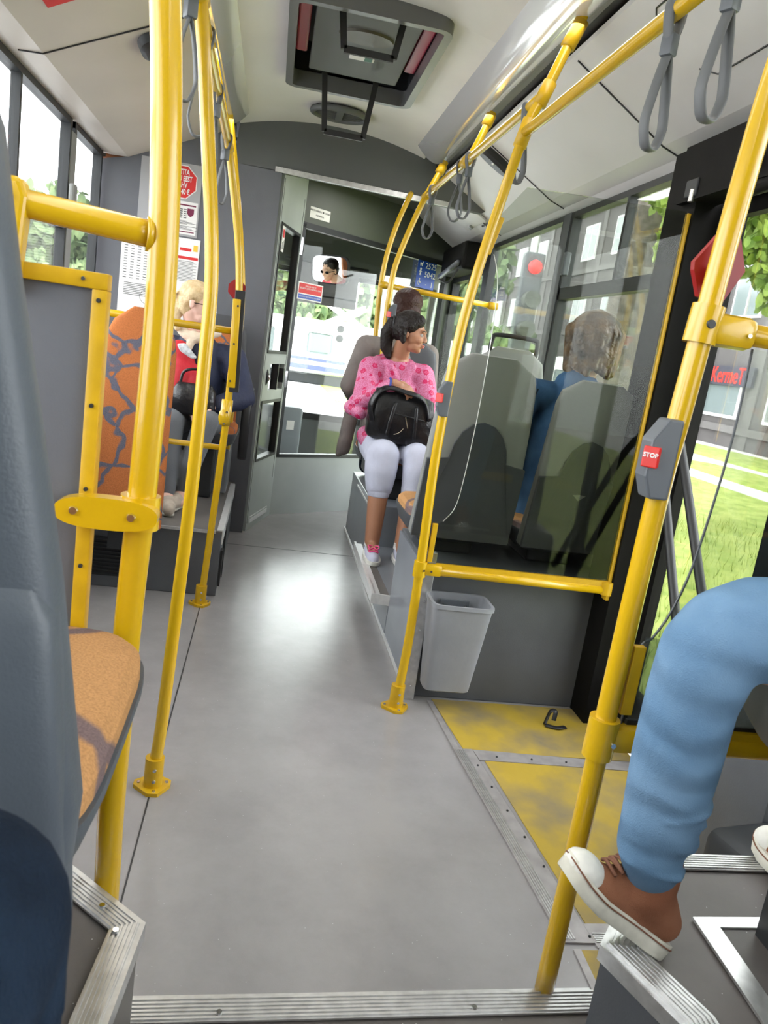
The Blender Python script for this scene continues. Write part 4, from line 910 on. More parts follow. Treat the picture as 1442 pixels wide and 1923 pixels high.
# left rail
t = thing('grab_rail', 'long yellow ceiling rail along the left side between the poles', 'grab rail', (-.27, 2.5, 2.1))
G().tube([(-.262, 1.2, 2.10), (-.262, 2.1, 2.105), (-.27, 2.5, 2.11), (-.275, 3.2, 2.11), (-.279, 3.69, 2.106)], .0165, 18).build('rail', M['yellow'], t, True)
G().cyl((-.262, 2.06, 2.105), (-.262, 2.14, 2.106), .023).build('joint', M['yellow_dark'], t, True); G().cyl((-.279, 3.62, 2.107), (-.279, 3.69, 2.107), .022).build('joint', M['yellow_dark'], t, True)
# middle right pole RM
RM = [(.632, 2.72, 0), (.636, 2.72, .10), (.643, 2.72, .291), (.640, 2.72, .65), (.632, 2.72, 1.018), (.645, 2.72, 1.4), (.677, 2.72, 1.683), (.757, 2.72, 2.131), (.799, 2.72, 2.256), (.863, 2.72, 2.448), (.89, 2.72, 2.53)]
t = thing('grab_pole', 'yellow pole in the middle of the aisle side beside the grey waste bin', 'grab pole', (.632, 2.72, 0))
G().tube(RM, .0178, 24).build('pole', M['yellow'], t, True); foot(t, .632, 2.72)
for q0, q1, rj in (((.747, 2.72, 2.085), (.767, 2.72, 2.175), .0235), ((.790, 2.72, 2.225), (.815, 2.72, 2.30), .0235), ((.852, 2.72, 2.415), (.885, 2.72, 2.50), .025)): G().cyl(q0, q1, rj).build('joint', M['yellow_dark'], t, True)
g = G(); g.cyl((.641, 2.72, .545), (.641, 2.72, .605), .025); g.obox((.685, 2.72, .575), (.08, .036, .046), None, .01); g.build('lower_clamp', M['yellow'], t, 'auto'); screw(t, (.652, 2.695, .575), (0, -1, 0), .005); screw(t, (.682, 2.70, .573), (0, -1, 0), .005)
G().obox((.672, 2.72, .68), (.02, .014, .15), None, .002).build('glass_clip', M['yellow_dark'], t)
G().obox((.713, 2.72, 1.79), (.02, .014, .13), (0, R(13), 0), .002).build('glass_clip', M['yellow_dark'], t)
stop_box(t, (.625, 2.705, 1.215), .95, False)
# screen at RM
t = thing('glass_screen', 'glass screen with curved free edge in front of the two grey backed seats', 'glass screen', (1.05, 2.75, .56))
G().tube([(.70, 2.72, .572), (1.40, 2.72, .565)], .0175, 20, 0).build('lower_rail', M['yellow'], t, True)
g = G(); g.box(.70, 1.40, 2.712, 2.728, .578, .602); g.build('glazing_bar', M['yellow_dark'], t)
g = G(); g.cyl((1.395, 2.72, .548), (1.395, 2.72, .60), .026); g.obox((1.408, 2.725, .555), (.03, .04, .06), None, .006); g.build('end_bracket', M['yellow_dark'], t, 'auto')
e2 = [(.672, .605), (.672, .745), (.70, .765), (.735, .82), (.75, .92), (.762, 1.15), (.765, 1.4), (.757, 1.6), (.742, 1.68), (.722, 1.73), (.722, 1.86)]
g = G(); g.poly([(x, 2.718, z) for x, z in e2+[(.80, 1.965), (1.395, 1.985), (1.395, .605)]], (0, .006, 0)); g.build('pane', M['screen_glass'], t)
G().tube([(x, 2.721, z) for x, z in e2[2:10]], .0015, 8).build('edge_trim', M['white_alu'], t, True)
G().box(1.396, 1.408, 2.712, 2.73, .60, 1.98).build('side_channel', M['yellow_dark'], t)
# rails on the right
t = thing('grab_rail', 'thick yellow ceiling rail on the right nearest the camera carrying two large hand straps', 'grab rail', (.75, 1.9, 2.12))
G().tube([(.735, .2, 2.12), (.745, 1.2, 2.122), (.75, 2.0, 2.125), (.757, 2.72, 2.131)], .0178, 20).build('rail', M['yellow'], t, True)
t = thing('grab_rail', 'yellow ceiling rail on the right running forward from the middle pole to the bulkhead', 'grab rail', (.80, 3.8, 2.26))
G().tube([(.799, 2.72, 2.256), (.80, 3.5, 2.265), (.805, 4.2, 2.28), (.811, 4.85, 2.29)], .0178, 20).build('rail', M['yellow'], t, True)
G().cyl((.802, 3.76, 2.272), (.803, 3.85, 2.272), .024).build('joint', M['yellow_dark'], t, True); G().cyl((.811, 4.80, 2.288), (.811, 4.88, 2.29), .024).build('joint', M['yellow_dark'], t, True)
t = thing('rail_hanger', 'short yellow hanger between the ceiling cove and the forward rail, mid way along', 'rail hanger', (.85, 3.8, 2.3))
G().tube([(.803, 3.8, 2.272), (.84, 3.8, 2.35), (.89, 3.8, 2.50)], .0178, 18).build('tube', M['yellow'], t, True); G().cyl((.868, 3.8, 2.44), (.885, 3.8, 2.49), .025).build('cup', M['yellow_dark'], t, True)
t = thing('grab_pole', 'curved yellow pole coming down from the ceiling behind the woman in pink', 'grab pole', (.68, 4.85, .45))
G().tube([(.90, 4.85, 2.50), (.811, 4.85, 2.29), (.744, 4.85, 2.088), (.686, 4.85, 1.86), (.675, 4.85, 1.668), (.677, 4.85, 1.539), (.70, 4.85, 1.1), (.76, 4.86, .8), (.77, 4.88, .45)], .0178, 20).build('pole', M['yellow'], t, True)
G().cyl((.868, 4.85, 2.43), (.888, 4.85, 2.475), .027).build('cup', M['yellow_dark'], t, True)
stop_box(t, (.705, 4.83, 1.57), 1.0, False)
t = thing('grab_pole', 'farthest curved yellow pole on the right rising to the bulkhead underside', 'grab pole', (.67, 5.12, .45))
G().tube([(.758, 5.12, 2.345), (.753, 5.12, 2.323), (.699, 5.12, 2.151), (.66, 5.12, 1.947), (.648, 5.12, 1.745), (.655, 5.12, 1.544), (.69, 5.12, 1.1), (.76, 5.13, .8), (.77, 5.13, .45)], .0165, 20).build('pole', M['yellow'], t, True)
t = thing('grab_rail', 'straight yellow cross rail behind the heads of the two women on the right', 'grab rail', (1.0, 5.15, 1.75))
G().tube([(.655, 5.12, 1.762), (1.44, 5.12, 1.742)], .0178, 18, 0).build('rail', M['yellow'], t, True)
G().cyl((.64, 5.12, 1.762), (.69, 5.12, 1.761), .024).build('end_joint', M['yellow_dark'], t, True); G().cyl((1.38, 5.12, 1.743), (1.44, 5.12, 1.742), .024).build('end_joint', M['yellow_dark'], t, True)
t = thing('glass_screen', 'dark tinted glass panel under the yellow cross rail behind the grey jacket passenger', 'glass screen', (1.05, 5.13, .5))
G().box(.72, 1.42, 5.125, 5.131, .5, 1.74).build('pane', M['screen_glass'], t)
# hand straps
def strap(x, y, zr, L, label, wd=.032, yawz=0, group=None, ln=.013):
    t = thing('hand_strap', label, 'hand strap', (x, y, zr-L), yawz)
    cp = .060
    # hanger around rail + loop
    P = [(0, 0, L+.021), (.021, 0, L+.012), (.020, 0, L-.02), (.007, 0, L-cp), (-.012, 0, L-cp-.06), (-wd*.95, 0, .07), (-wd, 0, .04), (-wd*.55, 0, .007), (0, 0, 0), (wd*.55, 0, .007), (wd, 0, .04), (wd*.95, 0, .07), (.012, 0, L-cp-.06), (-.007, 0, L-cp), (-.020, 0, L-.02), (-.021, 0, L+.012)]
    G().tube(P, ln, 10, 5, True, flat=(0, 1, 0)).build('loop', M['strap'], t, True, True)
    G().obox((0, 0, L-cp-.005), (.028, .030, .045), None, .006).build('buckle', M['button_box'], t, 'auto', True)
    return t
strap(.748, 1.69, 2.123, .27, 'large grey hand strap on the near right rail, left one of the pair', yawz=R(30))
strap(.746, 1.46, 2.123, .27, 'large grey hand strap on the near right rail, right one of the pair', yawz=R(25))
strap(.80, 2.88, 2.257, .25, 'grey hand strap hanging just beyond the joint of the middle right pole', yawz=R(40))
strap(.803, 3.72, 2.272, .27, 'grey hand strap on the forward right rail, nearer one of the crossing pair', yawz=R(15))
strap(.803, 3.90, 2.274, .26, 'grey hand strap on the forward right rail, farther one of the crossing pair', yawz=R(-25))
strap(.808, 4.62, 2.288, .27, 'farthest grey hand strap, at the front end of the right rail', yawz=R(20))
strap(-.266, 2.00, 2.105, .26, 'pale grey hand strap high on the left rail between the two nearest left poles', yawz=R(30), wd=.026, ln=.010)
strap(-.268, 2.35, 2.108, .26, 'pale grey hand strap seen through the gap left of the second left pole', yawz=R(10), wd=.026, ln=.010)
strap(-.272, 2.85, 2.110, .26, 'pale grey hand strap on the left rail just beyond the second left pole', yawz=R(60), wd=.026, ln=.010)
strap(-.278, 3.50, 2.108, .26, 'pale grey hand strap at the far end of the left rail', yawz=R(40), wd=.026, ln=.010)

# waste bin
t = thing('waste_bin', 'grey plastic waste bin hung on the wheel box beside the middle pole', 'waste bin', (.81, 2.74, .09))
b = bmesh.new()
def rring(b, cx, cy, a, bb, z, n=44, e=6):
    return [b.verts.new((cx+a*math.copysign(abs(math.cos(u))**(2/e), math.cos(u)), cy+bb*math.copysign(abs(math.sin(u))**(2/e), math.sin(u)), z)) for u in [2*math.pi*k/n for k in range(n)]]
cx_, cy_ = .822, 2.735
rs = [rring(b, cx_-.0, cy_+.02, .082, .045, .088), rring(b, cx_, cy_+.02, .092, .054, .095), rring(b, cx_, cy_, .118, .085, .445), rring(b, cx_, cy_, .124, .091, .447), rring(b, cx_, cy_, .124, .091, .462), rring(b, cx_, cy_, .112, .079, .462), rring(b, cx_, cy_+.02, .086, .048, .105)]
for A, B in zip(rs, rs[1:]):
    for k in range(44): b.faces.new((A[k], A[(k+1) % 44], B[(k+1) % 44], B[k]))
b.faces.new(rs[0][::-1]); b.faces.new(rs[-1]); bmesh.ops.recalc_face_normals(b, faces=b.faces)
g = G(); g.add(b); g.build('bin_body', M['bin'], t, 'auto')
G().box(.76, .88, 2.795, 2.803, .40, .44, .002).build('mounting_plate', M['button_box'], t); screw(t, (.775, 2.794, .42), (0, -1, 0), .004); screw(t, (.865, 2.794, .42), (0, -1, 0), .004)

# posters on cab rear wall
def wposter(name, label, x0, x1, z0, z1, cat='poster'):
    t = thing(name, label, cat, ((x0+x1)/2, 5.178, z0)); G().box(x0, x1, 5.1765, 5.18, z0, z1).build('sheet', M['white'], t); return t
def rect(t, nm, m, x0, x1, z0, z1): return G().box(x0, x1, 5.1750, 5.1768, z0, z1).build(nm, m, t)
t = wposter('poster', 'grey notice with a red octagon warning, topmost poster on the cab wall', -.90, -.535, 2.10, 2.285)
bpy.data.objects.remove([c for c in bpy.data.objects if c.parent == t][0])
G().box(-.90, -.535, 5.177, 5.18, 1.86, 2.285).build('sheet', mat('grey_sheet', (.34, .34, .35), .5), t)
oc = V((-.662, 5.176, 2.175)); 
g = G(); g.poly([oc+V((.108*math.cos(R(22.5+45*k)), 0, .105*math.sin(R(22.5+45*k)))) for k in range(8)], (0, -.001, 0)); g.build('octagon_border', M['white'], t)
g = G(); g.poly([oc+V((.102*math.cos(R(22.5+45*k)), -.001, .099*math.sin(R(22.5+45*k)))) for k in range(8)], (0, -.001, 0)); g.build('octagon', M['red_ink'], t)
for k, s in enumerate(('PILETITA', 'SÕIDU EEST', 'TRAHV', 'KUNI 40 €')): text(s, .044, frame((-.662, 5.1735, 2.232-k*.038), (1, 0, 0), (0, 0, 1)), M['white'], t, bold=.0010, xscale=.60)
t = wposter('poster', 'white notice with maroon bars and a dark red shield crest, middle of the posters', -.80, -.545, 1.872, 2.065)
rect(t, 'maroon_bar', M['maroon'], -.79, -.555, 2.040, 2.048); rect(t, 'maroon_bar', M['maroon'], -.79, -.555, 1.884, 1.890)
g = G(); g.poly([(x-.585, 5.1768, z+2.005) for x, z in ((-.02, .022), (.02, .022), (.02, -.008), (.012, -.02), (0, -.026), (-.012, -.02), (-.02, -.008))], (0, -.0015, 0)); g.build('crest', M['maroon'], t)
g = G()
for x0 in (-.70, -.675, -.65, -.625):
    for k in range(5): g.box(x0, x0+.017, 5.175, 5.1768, 2.015-k*.012, 2.021-k*.012)
for k in range(9):
    if k != 4: g.box(-.79, -.60+.03*((k*7) % 3), 5.175, 5.1768, 1.950-k*.0062, 1.9525-k*.0062)
g.build('text_lines', M['ink'], t)
t = wposter('poster', 'large white timetable with red headings on the cab wall behind the blonde head', -.98, -.51, 1.30, 1.85)
rect(t, 'red_heading', M['red_ink'], -.80, -.645, 1.815, 1.838); rect(t, 'red_heading', M['red_ink'], -.63, -.56, 1.775, 1.792); rect(t, 'red_heading', M['red_ink'], -.64, -.515, 1.725, 1.742); rect(t, 'yellow_mark', M['yellow_ink'], -.548, -.522, 1.778, 1.815)
g = G()
for r_ in range(16):
    for c_ in range(8): g.box(-.96+c_*.04, -.94+c_*.04, 5.175, 5.1768, 1.80-r_*.016, 1.804-r_*.016)
for k in range(15): g.box(-.635, -.54+.02*((k*5) % 2), 5.175, 5.1768, 1.712-k*.0085, 1.7145-k*.0085)
for k in range(8): g.box(-.95, -.70, 5.175, 5.1768, 1.53-k*.01, 1.5335-k*.01)
g.tube([(-.78+.07*math.cos(a), 5.1758, 1.46+.05*math.sin(a)) for a in [i*.52 for i in range(12)]], .0012, 6, 2, True)
g.build('text_lines', M['ink'], t)

# ================================================================ PEOPLE
def Rz(a): return Matrix.Rotation(a, 4, 'Z')
def head_prims(c, yawh=0, pitchh=0, rollh=0, s=1.0, neck=None, nr=.052):
    """head facing +y at yaw 0 about centre c; s=1 gives 0.23 m head height. returns prims and matrix"""
    m = Matrix.Translation(V(c)) @ Matrix.Rotation(yawh, 4, 'Z') @ Matrix.Rotation(pitchh, 4, 'X') @ Matrix.Rotation(rollh, 4, 'Y') @ Matrix.Scale(s, 4)
    r3 = m.to_3x3().normalized()
    def p(x, y, z): return m @ V((x, y, z))
    def e(x, y, z, a, b_, c_, rr=None):
        r = r3 if rr is None else r3 @ Euler(rr).to_matrix()
        return ('e', p(x, y, z), (a*s, b_*s, c_*s), r)
    P = [e(0, -.012, .035, .074, .092, .080), e(0, .022, -.01, .062, .068, .075), e(0, .038, -.065, .045, .048, .042), e(0, .062, -.090, .022, .022, .018),
         e(-.028, .066, -.030, .026, .022, .024), e(.028, .066, -.030, .026, .022, .024),
         e(0, .078, .018, .048, .018, .014), ('c', p(0, .086, .008), .008*s, p(0, .099, -.028), .0115*s), e(-.010, .094, -.033, .009, .010, .008), e(.010, .094, -.033, .009, .010, .008),
         e(0, .088, -.057, .024, .010, .0055), e(0, .085, -.067, .020, .010, .0065),
         e(-.074, -.006, -.010, .008, .018, .030, (.2, 0, 0)), e(.074, -.006, -.010, .008, .018, .030, (.2, 0, 0))]
    nb = neck if neck is not None else p(0, -.03, -.19)
    P.append(('c', p(0, -.020, -.05), nr*s, nb, nr*s*1.1))
    return P, m
def hand_prims(wrist, d, n, curl=.5, s=1.0, thumb=1, spread=.0):
    """wrist point, direction d of the palm, n = back-of-hand normal; thumb=+1 on side d x n"""
    w_ = V(wrist); d = V(d).normalized(); n = (V(n)-d*V(n).dot(d)).normalized(); sd = d.cross(n)*thumb
    P = []
    rot = Matrix((sd, d, n)).transposed()
    P.append(('e', w_+d*.048*s, (.040*s, .052*s, .015*s), rot)); P.append(('c', w_-d*.01*s, .025*s, w_+d*.03*s, .024*s))
    L = [(.030, .080, .030), (.011, .088, .034), (-.009, .084, .032), (-.028, .074, .026)]
    for i, (o, b0, l) in enumerate(L):
        a = w_+sd*o*s+d*(b0*s)+n*.002; cur = curl*(1+.12*i)
        a0 = w_+sd*o*.6*s+d*(.045*s)
        P.append(('c', a0, .009*s, a, .0095*s))
        d1 = (d*math.cos(cur)-n*math.sin(cur)+sd*o*spread*10).normalized(); b_ = a+d1*l*1.25*s
        d2 = (d*math.cos(cur*1.9)-n*math.sin(cur*1.9)).normalized(); c_ = b_+d2*l*.85*s
        d3 = (d*math.cos(cur*2.5)-n*math.sin(cur*2.5)).normalized(); e_ = c_+d3*l*.55*s
        P += [('c', a, .0092*s, b_, .0085*s), ('c', b_, .0083*s, c_, .0076*s), ('c', c_, .0075*s, e_, .0062*s)]
    t0 = w_+sd*.022*s+d*.018*s-n*.004*s; t1 = w_+sd*.052*s+d*.048*s-n*.014*s; t2 = t1+(d*.9+sd*.25-n*.35*(1+curl)).normalized()*.030*s
    P += [('c', t0, .015*s, t1, .0105*s), ('c', t1, .0102*s, t2, .0085*s)]
    return P
M['sclera'] = mat('sclera', (.38, .35, .33), .5)
def eyes(parent, m, s=1.0, brow=None):
    g = G()
    for sx in (-1, 1): g.ball(m @ V((sx*.030, .073, -.002)), .0115*s)
    g.build('eyes', M['sclera'], parent, True)
    g = G()
    for sx in (-1, 1): g.ball(m @ V((sx*.030, .0822, -.002)), .0052*s)
    g.build('irises', M['ink'], parent, True)
    if brow:
        g = G()
        for sx in (-1, 1): g.tube([m @ V((sx*.014, .092, .018)), m @ V((sx*.032, .090, .024)), m @ V((sx*.050, .078, .017))], .0028*s, 6, 4)
        g.build('eyebrows', brow, parent, True)
def lips(parent, m, s=1.0, col=None):
    g = G(); g.ball(m @ V((0, .0945, -.0575)), (.020*s, .006*s, .0045*s), m.to_3x3().normalized()); g.ball(m @ V((0, .092, -.0665)), (.017*s, .006*s, .005*s), m.to_3x3().normalized())
    g.build('lips', col or M['lips'], parent, True)
M['lips'] = mat('lips', (.50, .13, .11), .4)

# ---- 1. woman in pink floral jacket, seated facing the rear, looking to her left (picture right)
PX, PY = .80, 4.62
wp = thing('person', 'woman in pink floral jacket and pale grey trousers holding a black bag, looking aside', 'person', (PX, PY, .2))
hc = (.792, 4.58, 1.475)
neckb = V((.755, 4.66, 1.30))
hp, hm = head_prims(hc, R(-112), R(-4), 0, 1.02, neckb, .050)
body = hp[:]
body += chain([neckb, (.76, 4.68, 1.15), (.77, 4.70, .95), (.78, 4.71, .78)], [.07, .125, .12, .14])
Ls, Rs = V((.92, 4.66, 1.235)), V((.60, 4.66, 1.235))
lk, rk = V((.885, 4.24, .775)), V((.690, 4.26, .755))
la, ra = V((.852, 4.17, .285)), V((.684, 4.18, .285))
body += chain([(.85, 4.68, .78), lk+V((0, .02, -.01)), (.875, 4.225, .60), la], [.06, .042, .054, .040]) + chain([(.70, 4.68, .78), rk+V((0, .02, -.01)), (.688, 4.235, .58), ra], [.06, .042, .060, .042])
body += [('c', la, .034, la+V((0, -.10, -.045)), .028), ('c', ra, .034, ra+V((0, -.10, -.045)), .028)]
rel = V((.535, 4.50, 1.03)); rw = V((.705, 4.315, 1.180))       # her right arm (picture left)
lel = V((.985, 4.54, 1.00)); lw = V((.88, 4.36, 1.02))
body += chain([Rs, rel, rw], [.05, .038, .026]) + chain([Ls, lel, lw], [.05, .038, .026])
body += hand_prims(rw, V((.93, -.12, -.34)), V((.25, -.75, .65)), .55, 1.0, -1)
body += hand_prims(lw, V((-.3, -.5, -.6)), V((.2, -.8, .3)), .4, .95, 1)
blob('body', body, M['skin_tan'], wp, .0048, 3); eyes(wp, hm, 1.02, M['hair_black']); lips(wp, hm, 1.02)
jk = chain([(.76, 4.67, 1.22), (.765, 4.69, 1.06), (.775, 4.69, .88), (.78, 4.69, .80)], [.115, .145, .142, .155])
jk += [('c', Rs, .072, Ls, .072), ('e', (.765, 4.63, 1.10), (.155, .11, .13)), ('e', (.775, 4.64, .93), (.165, .12, .14))]
jk += chain([Rs, rel+V((.02, .0, .02)), rel, rel+(rw-rel)*.45, rw-(rw-rel)*.10], [.074, .062, .060, .054, .040]) + chain([Ls, lel, lw-(lw-lel)*.1], [.074, .060, .042])
jk += [('c', (.50, 4.52, 1.00), .045, (.55, 4.45, .98), .040), ('c', (.62, 4.58, .84), .06, (.64, 4.52, .80), .05)]
# hood folds around the neck, and a collar
for k in range(12):
    a = R(-40+k*24); a2 = R(-40+(k+1)*24); 
    if k < 11: jk.append(('c', (.757+.085*math.cos(a), 4.665+.080*math.sin(a), 1.292+.018*math.sin(a)), .026, (.757+.085*math.cos(a2), 4.665+.080*math.sin(a2), 1.292+.018*math.sin(a2)), .026))
jk += [('c', (.64, 4.68, 1.285), .035, (.69, 4.73, 1.30), .04), ('c', (.70, 4.56, 1.27), .022, (.765, 4.55, 1.17), .02), ('c', (.84, 4.57, 1.28), .022, (.775, 4.55, 1.17), .02)]
o = blob('jacket', jk, M['floral'], wp, .007, 3)
G().tube([(.772, 4.535, 1.20), (.776, 4.512, 1.10), (.780, 4.512, .98)], .0035, 8).build('zip', M['chrome'], o, True)
tr = chain([(.86, 4.68, .80), (.885, 4.27, .785), (.882, 4.235, .70), (.878, 4.22, .62)], [.105, .082, .074, .066]) + chain([(.70, 4.68, .79), (.690, 4.29, .765), (.686, 4.255, .68), (.688, 4.24, .605)], [.112, .100, .092, .078])
tr += [('e', (.78, 4.70, .76), (.17, .16, .10))]
o = blob('trousers', tr, M['grey_trousers'], wp, .007, 3)
for nm, c, m_ in (('cuff', (.688, 4.232, .60), 0), ('cuff', (.878, 4.215, .615), 0)):
    g = G(); g.stack([(c[0], c[1], c[2]-.055, .058, .060), (c[0], c[1], c[2]-.05, .062, .064), (c[0], c[1]+.004, c[2], .066, .068), (c[0], c[1]+.005, c[2]+.008, .062, .064)], 32, 2.1); g.build(nm, M['grey_trousers'], o, 'auto')
for c in (ra, la):
    sh = [('c', c+V((0, .012, -.04)), .037, c+V((.0, -.05, -.05)), .038), ('c', c+V((0, -.05, -.052)), .039, c+V((-.002, -.155, -.063)), .030)]
    so = blob('canvas_shoe', sh, M['lilac'], wp, .005, 3)
    g = G(); g.stack([(c.x, c.y-.055, .198, .045, .135), (c.x, c.y-.055, .203, .048, .138), (c.x, c.y-.055, .222, .047, .137)], 40, 2.5); g.build('sole', M['rubber_white'], so, 'auto')
    g = G()
    for k in range(5): g.tube([(c.x-.027, c.y-.040-k*.018, c.z-.014-k*.0035), (c.x, c.y-.046-k*.018, c.z-.004-k*.004), (c.x+.027, c.y-.040-k*.018, c.z-.014-k*.0035)], .0042, 6, 4)
    for sx in (-1, 1): g.tube([(c.x, c.y-.07, c.z-.004), (c.x+sx*.03, c.y-.08, c.z+.0), (c.x+sx*.02, c.y-.105, c.z-.012), (c.x, c.y-.085, c.z-.008)], .0036, 6, 4)
    g.build('laces', M['pink_lace'], so, True)
    G().cyl(c+V((0, .005, -.02)), c+V((0, .003, .015)), .043, .040, 24).build('sock', M['white_paint'], so, 'auto')
hr = [('e', V(hc)+V((-.012, .0, .052)), (.094, .086, .082)), ('e', V(hc)+V((-.045, .01, .015)), (.066, .084, .082)), ('c', V(hc)+V((-.02, -.05, .04)), .045, V(hc)+V((.035, -.045, .07)), .040), ('c', V(hc)+V((.0, .05, .05)), .05, V(hc)+V((.05, .04, .07)), .038)]
hr += chain([V(hc)+V((-.105, .02, .045)), V(hc)+V((-.130, .035, -.02)), V(hc)+V((-.125, .04, -.10)), V(hc)+V((-.105, .03, -.150))], [.036, .042, .036, .020])
hr += [('c', V(hc)+V((-.055, -.06, .0)), .030, V(hc)+V((-.045, -.065, -.055)), .016)]
o = blob('hair', hr, M['hair_black'], wp, .006, 3)
g = G(); g.tube([V(hc)+V((-.105+.0*math.cos(a), .02+.033*math.cos(a), .045+.033*math.sin(a))) for a in [k*.7 for k in range(9)]], .009, 8, 3, True); g.build('hair_tie', M['black'], o, True)
g = G(); g.tube([rw+V((-.03, .005, -.005))+V((.0, .03*math.cos(a), .03*math.sin(a))) for a in [k*.785 for k in range(8)]], .006, 8, 3, True); g.build('bracelet', M['bracelet'], wp, True)
# ---- bag
bag = thing('handbag', 'large black leather bag with wide strap on the lap of the woman in pink', 'bag', (.76, 4.33, .84))
g = G(); cx0, cy0 = .760, 4.355
g.stack([(cx0+.01, cy0+.02, .845, .175, .075), (cx0+.01, cy0+.02, .86, .19, .085), (cx0, cy0+.01, .93, .190, .080), (cx0-.003, cy0, 1.02, .182, .062), (cx0-.005, cy0, 1.075, .172, .040), (cx0-.005, cy0, 1.085, .14, .03)], 56, 5)
g.xf(Matrix.Translation((cx0, cy0, .84)) @ Matrix.Rotation(R(6), 4, 'Y') @ Matrix.Translation((-cx0, -cy0, -.84)))
g.xf(Matrix.Translation((0, 0, .84)) @ Matrix.Diagonal((1, 1, 1.2, 1)) @ Matrix.Translation((0, 0, -.84)))
o = g.build('bag_body', M['leather'], bag, True)
g = G(); g.tube([(.600, 4.30, .96), (.580, 4.29, 1.04), (.61, 4.285, 1.12), (.67, 4.29, 1.155), (.76, 4.285, 1.145), (.88, 4.29, 1.11), (.93, 4.30, 1.0)], .024, 12, 6, flat=(0, -.6, .8)); g.build('strap', M['leather'], bag, True)
G().tube([(.72, 4.275, 1.08), (.70, 4.265, .98), (.69, 4.265, .88)], .010, 8, 4, flat=(1, 0, 0)).build('seam_strip', M['leather'], bag, True); G().tube([(.84, 4.275, 1.07), (.845, 4.265, .98), (.85, 4.27, .88)], .010, 8, 4, flat=(1, 0, 0)).build('seam_strip', M['leather'], bag, True)
G().beam((.785, 4.268, 1.005), (.805, 4.262, .945), .010, .005).build('zip_pull', M['chrome'], bag)
G().tube([(.70, 4.272, 1.018), (.80, 4.268, 1.008), (.90, 4.280, .995)], .004, 8).build('zip', M['black'], bag, True)
G().tube([(.73, 4.262, .90), (.76, 4.262, .915), (.78, 4.262, .94)], .0012, 6).build('scratch', M['cream'], bag)

# ---- 2. passenger in grey jacket sitting behind her with the back to the camera
p2 = thing('person', 'passenger with short auburn hair and grey jacket seated behind the woman in pink, back turned', 'person', (.80, 5.05, .45))
h2 = V((.825, 5.03, 1.635)); hp, hm2 = head_prims(h2, R(-8), R(-8), 0, 1.0, V((.80, 5.0, 1.44)))
b2 = hp + chain([(.80, 5.0, 1.42), (.79, 5.02, 1.2), (.79, 5.03, .95), (.79, 5.03, .78)], [.08, .14, .14, .15])
b2 += chain([(.76, 5.05, .78), (.78, 5.46, .80), (.78, 5.50, .52)], [.09, .07, .045]) + chain([(.88, 5.05, .78), (.90, 5.46, .80), (.90, 5.50, .50)], [.09, .07, .045])
b2 += chain([(.60, 5.0, 1.36), (.535, 5.06, 1.10), (.62, 5.30, .98)], [.05, .042, .03]) + chain([(1.0, 5.0, 1.36), (1.05, 5.06, 1.10), (.94, 5.30, .98)], [.05, .042, .03])
b2 += hand_prims((.62, 5.30, .98), (.3, .9, -.1), (0, 0, 1), .5) + hand_prims((.94, 5.30, .98), (-.3, .9, -.1), (0, 0, 1), .5, 1, -1)
blob('body', b2, M['skin'], p2, .007, 3); eyes(p2, hm2)
j2 = chain([(.80, 4.99, 1.40), (.79, 5.0, 1.2), (.79, 5.0, .95), (.79, 5.0, .76)], [.10, .165, .165, .17]) + [('c', (.61, 5.0, 1.36), .075, (.99, 5.0, 1.36), .075)]
j2 += chain([(.60, 5.0, 1.36), (.53, 5.03, 1.10), (.61, 5.27, .98)], [.075, .066, .045]) + chain([(1.0, 5.0, 1.36), (1.05, 5.05, 1.10), (.94, 5.27, .98)], [.075, .062, .045])
j2 += [('c', (.56, 4.98, .95), .05, (.53, 4.92, .70), .045), ('c', (.53, 4.92, .74), .045, (.50, 4.90, .66), .02)]
blob('jacket', j2, M['grey_jacket'], p2, .009, 3)
blob('trousers', chain([(.76, 5.05, .76), (.78, 5.46, .79), (.78, 5.50, .52)], [.10, .085, .06]) + chain([(.88, 5.05, .76), (.90, 5.46, .79), (.90, 5.50, .47)], [.10, .085, .06]), M['denim_dark'], p2, .01, 3)
blob('hair', [('e', h2+V((0, -.012, .04)), (.100, .108, .092)), ('e', h2+V((-.0, -.05, -.02)), (.088, .062, .085)), ('e', h2+V((.0, .02, .075)), (.08, .08, .058))], M['hair_auburn'], p2, .007, 2)

# ---- 3. passenger in the denim jacket
p3 = thing('person', 'passenger with streaked brown bob and blue denim jacket seated at the window, back turned', 'person', (1.29, 3.24, .56))
h3 = V((1.345, 3.20, 1.515)); hp, hm3 = head_prims(h3, R(-14), R(-6), 0, 1.0, V((1.31, 3.18, 1.33)))
b3 = hp + chain([(1.30, 3.20, 1.30), (1.29, 3.25, 1.1), (1.285, 3.27, .90), (1.285, 3.28, .78)], [.08, .125, .12, .13])
b3 += chain([(1.20, 3.28, .78), (1.19, 3.68, .80), (1.19, 3.72, .30)], [.085, .065, .04]) + chain([(1.37, 3.28, .78), (1.38, 3.68, .80), (1.38, 3.72, .30)], [.08, .065, .04])
b3 += chain([(1.11, 3.22, 1.25), (1.03, 3.26, 1.0), (1.10, 3.50, .93)], [.05, .042, .03]) + chain([(1.43, 3.22, 1.24), (1.44, 3.28, 1.0), (1.38, 3.50, .93)], [.045, .036, .03])
b3 += hand_prims((1.10, 3.50, .93), (.4, .8, -.2), (0, 0, 1), .5) + hand_prims((1.38, 3.50, .93), (-.4, .8, -.2), (0, 0, 1), .5, 1, -1)
blob('body', b3, M['skin'], p3, .007, 3); eyes(p3, hm3)
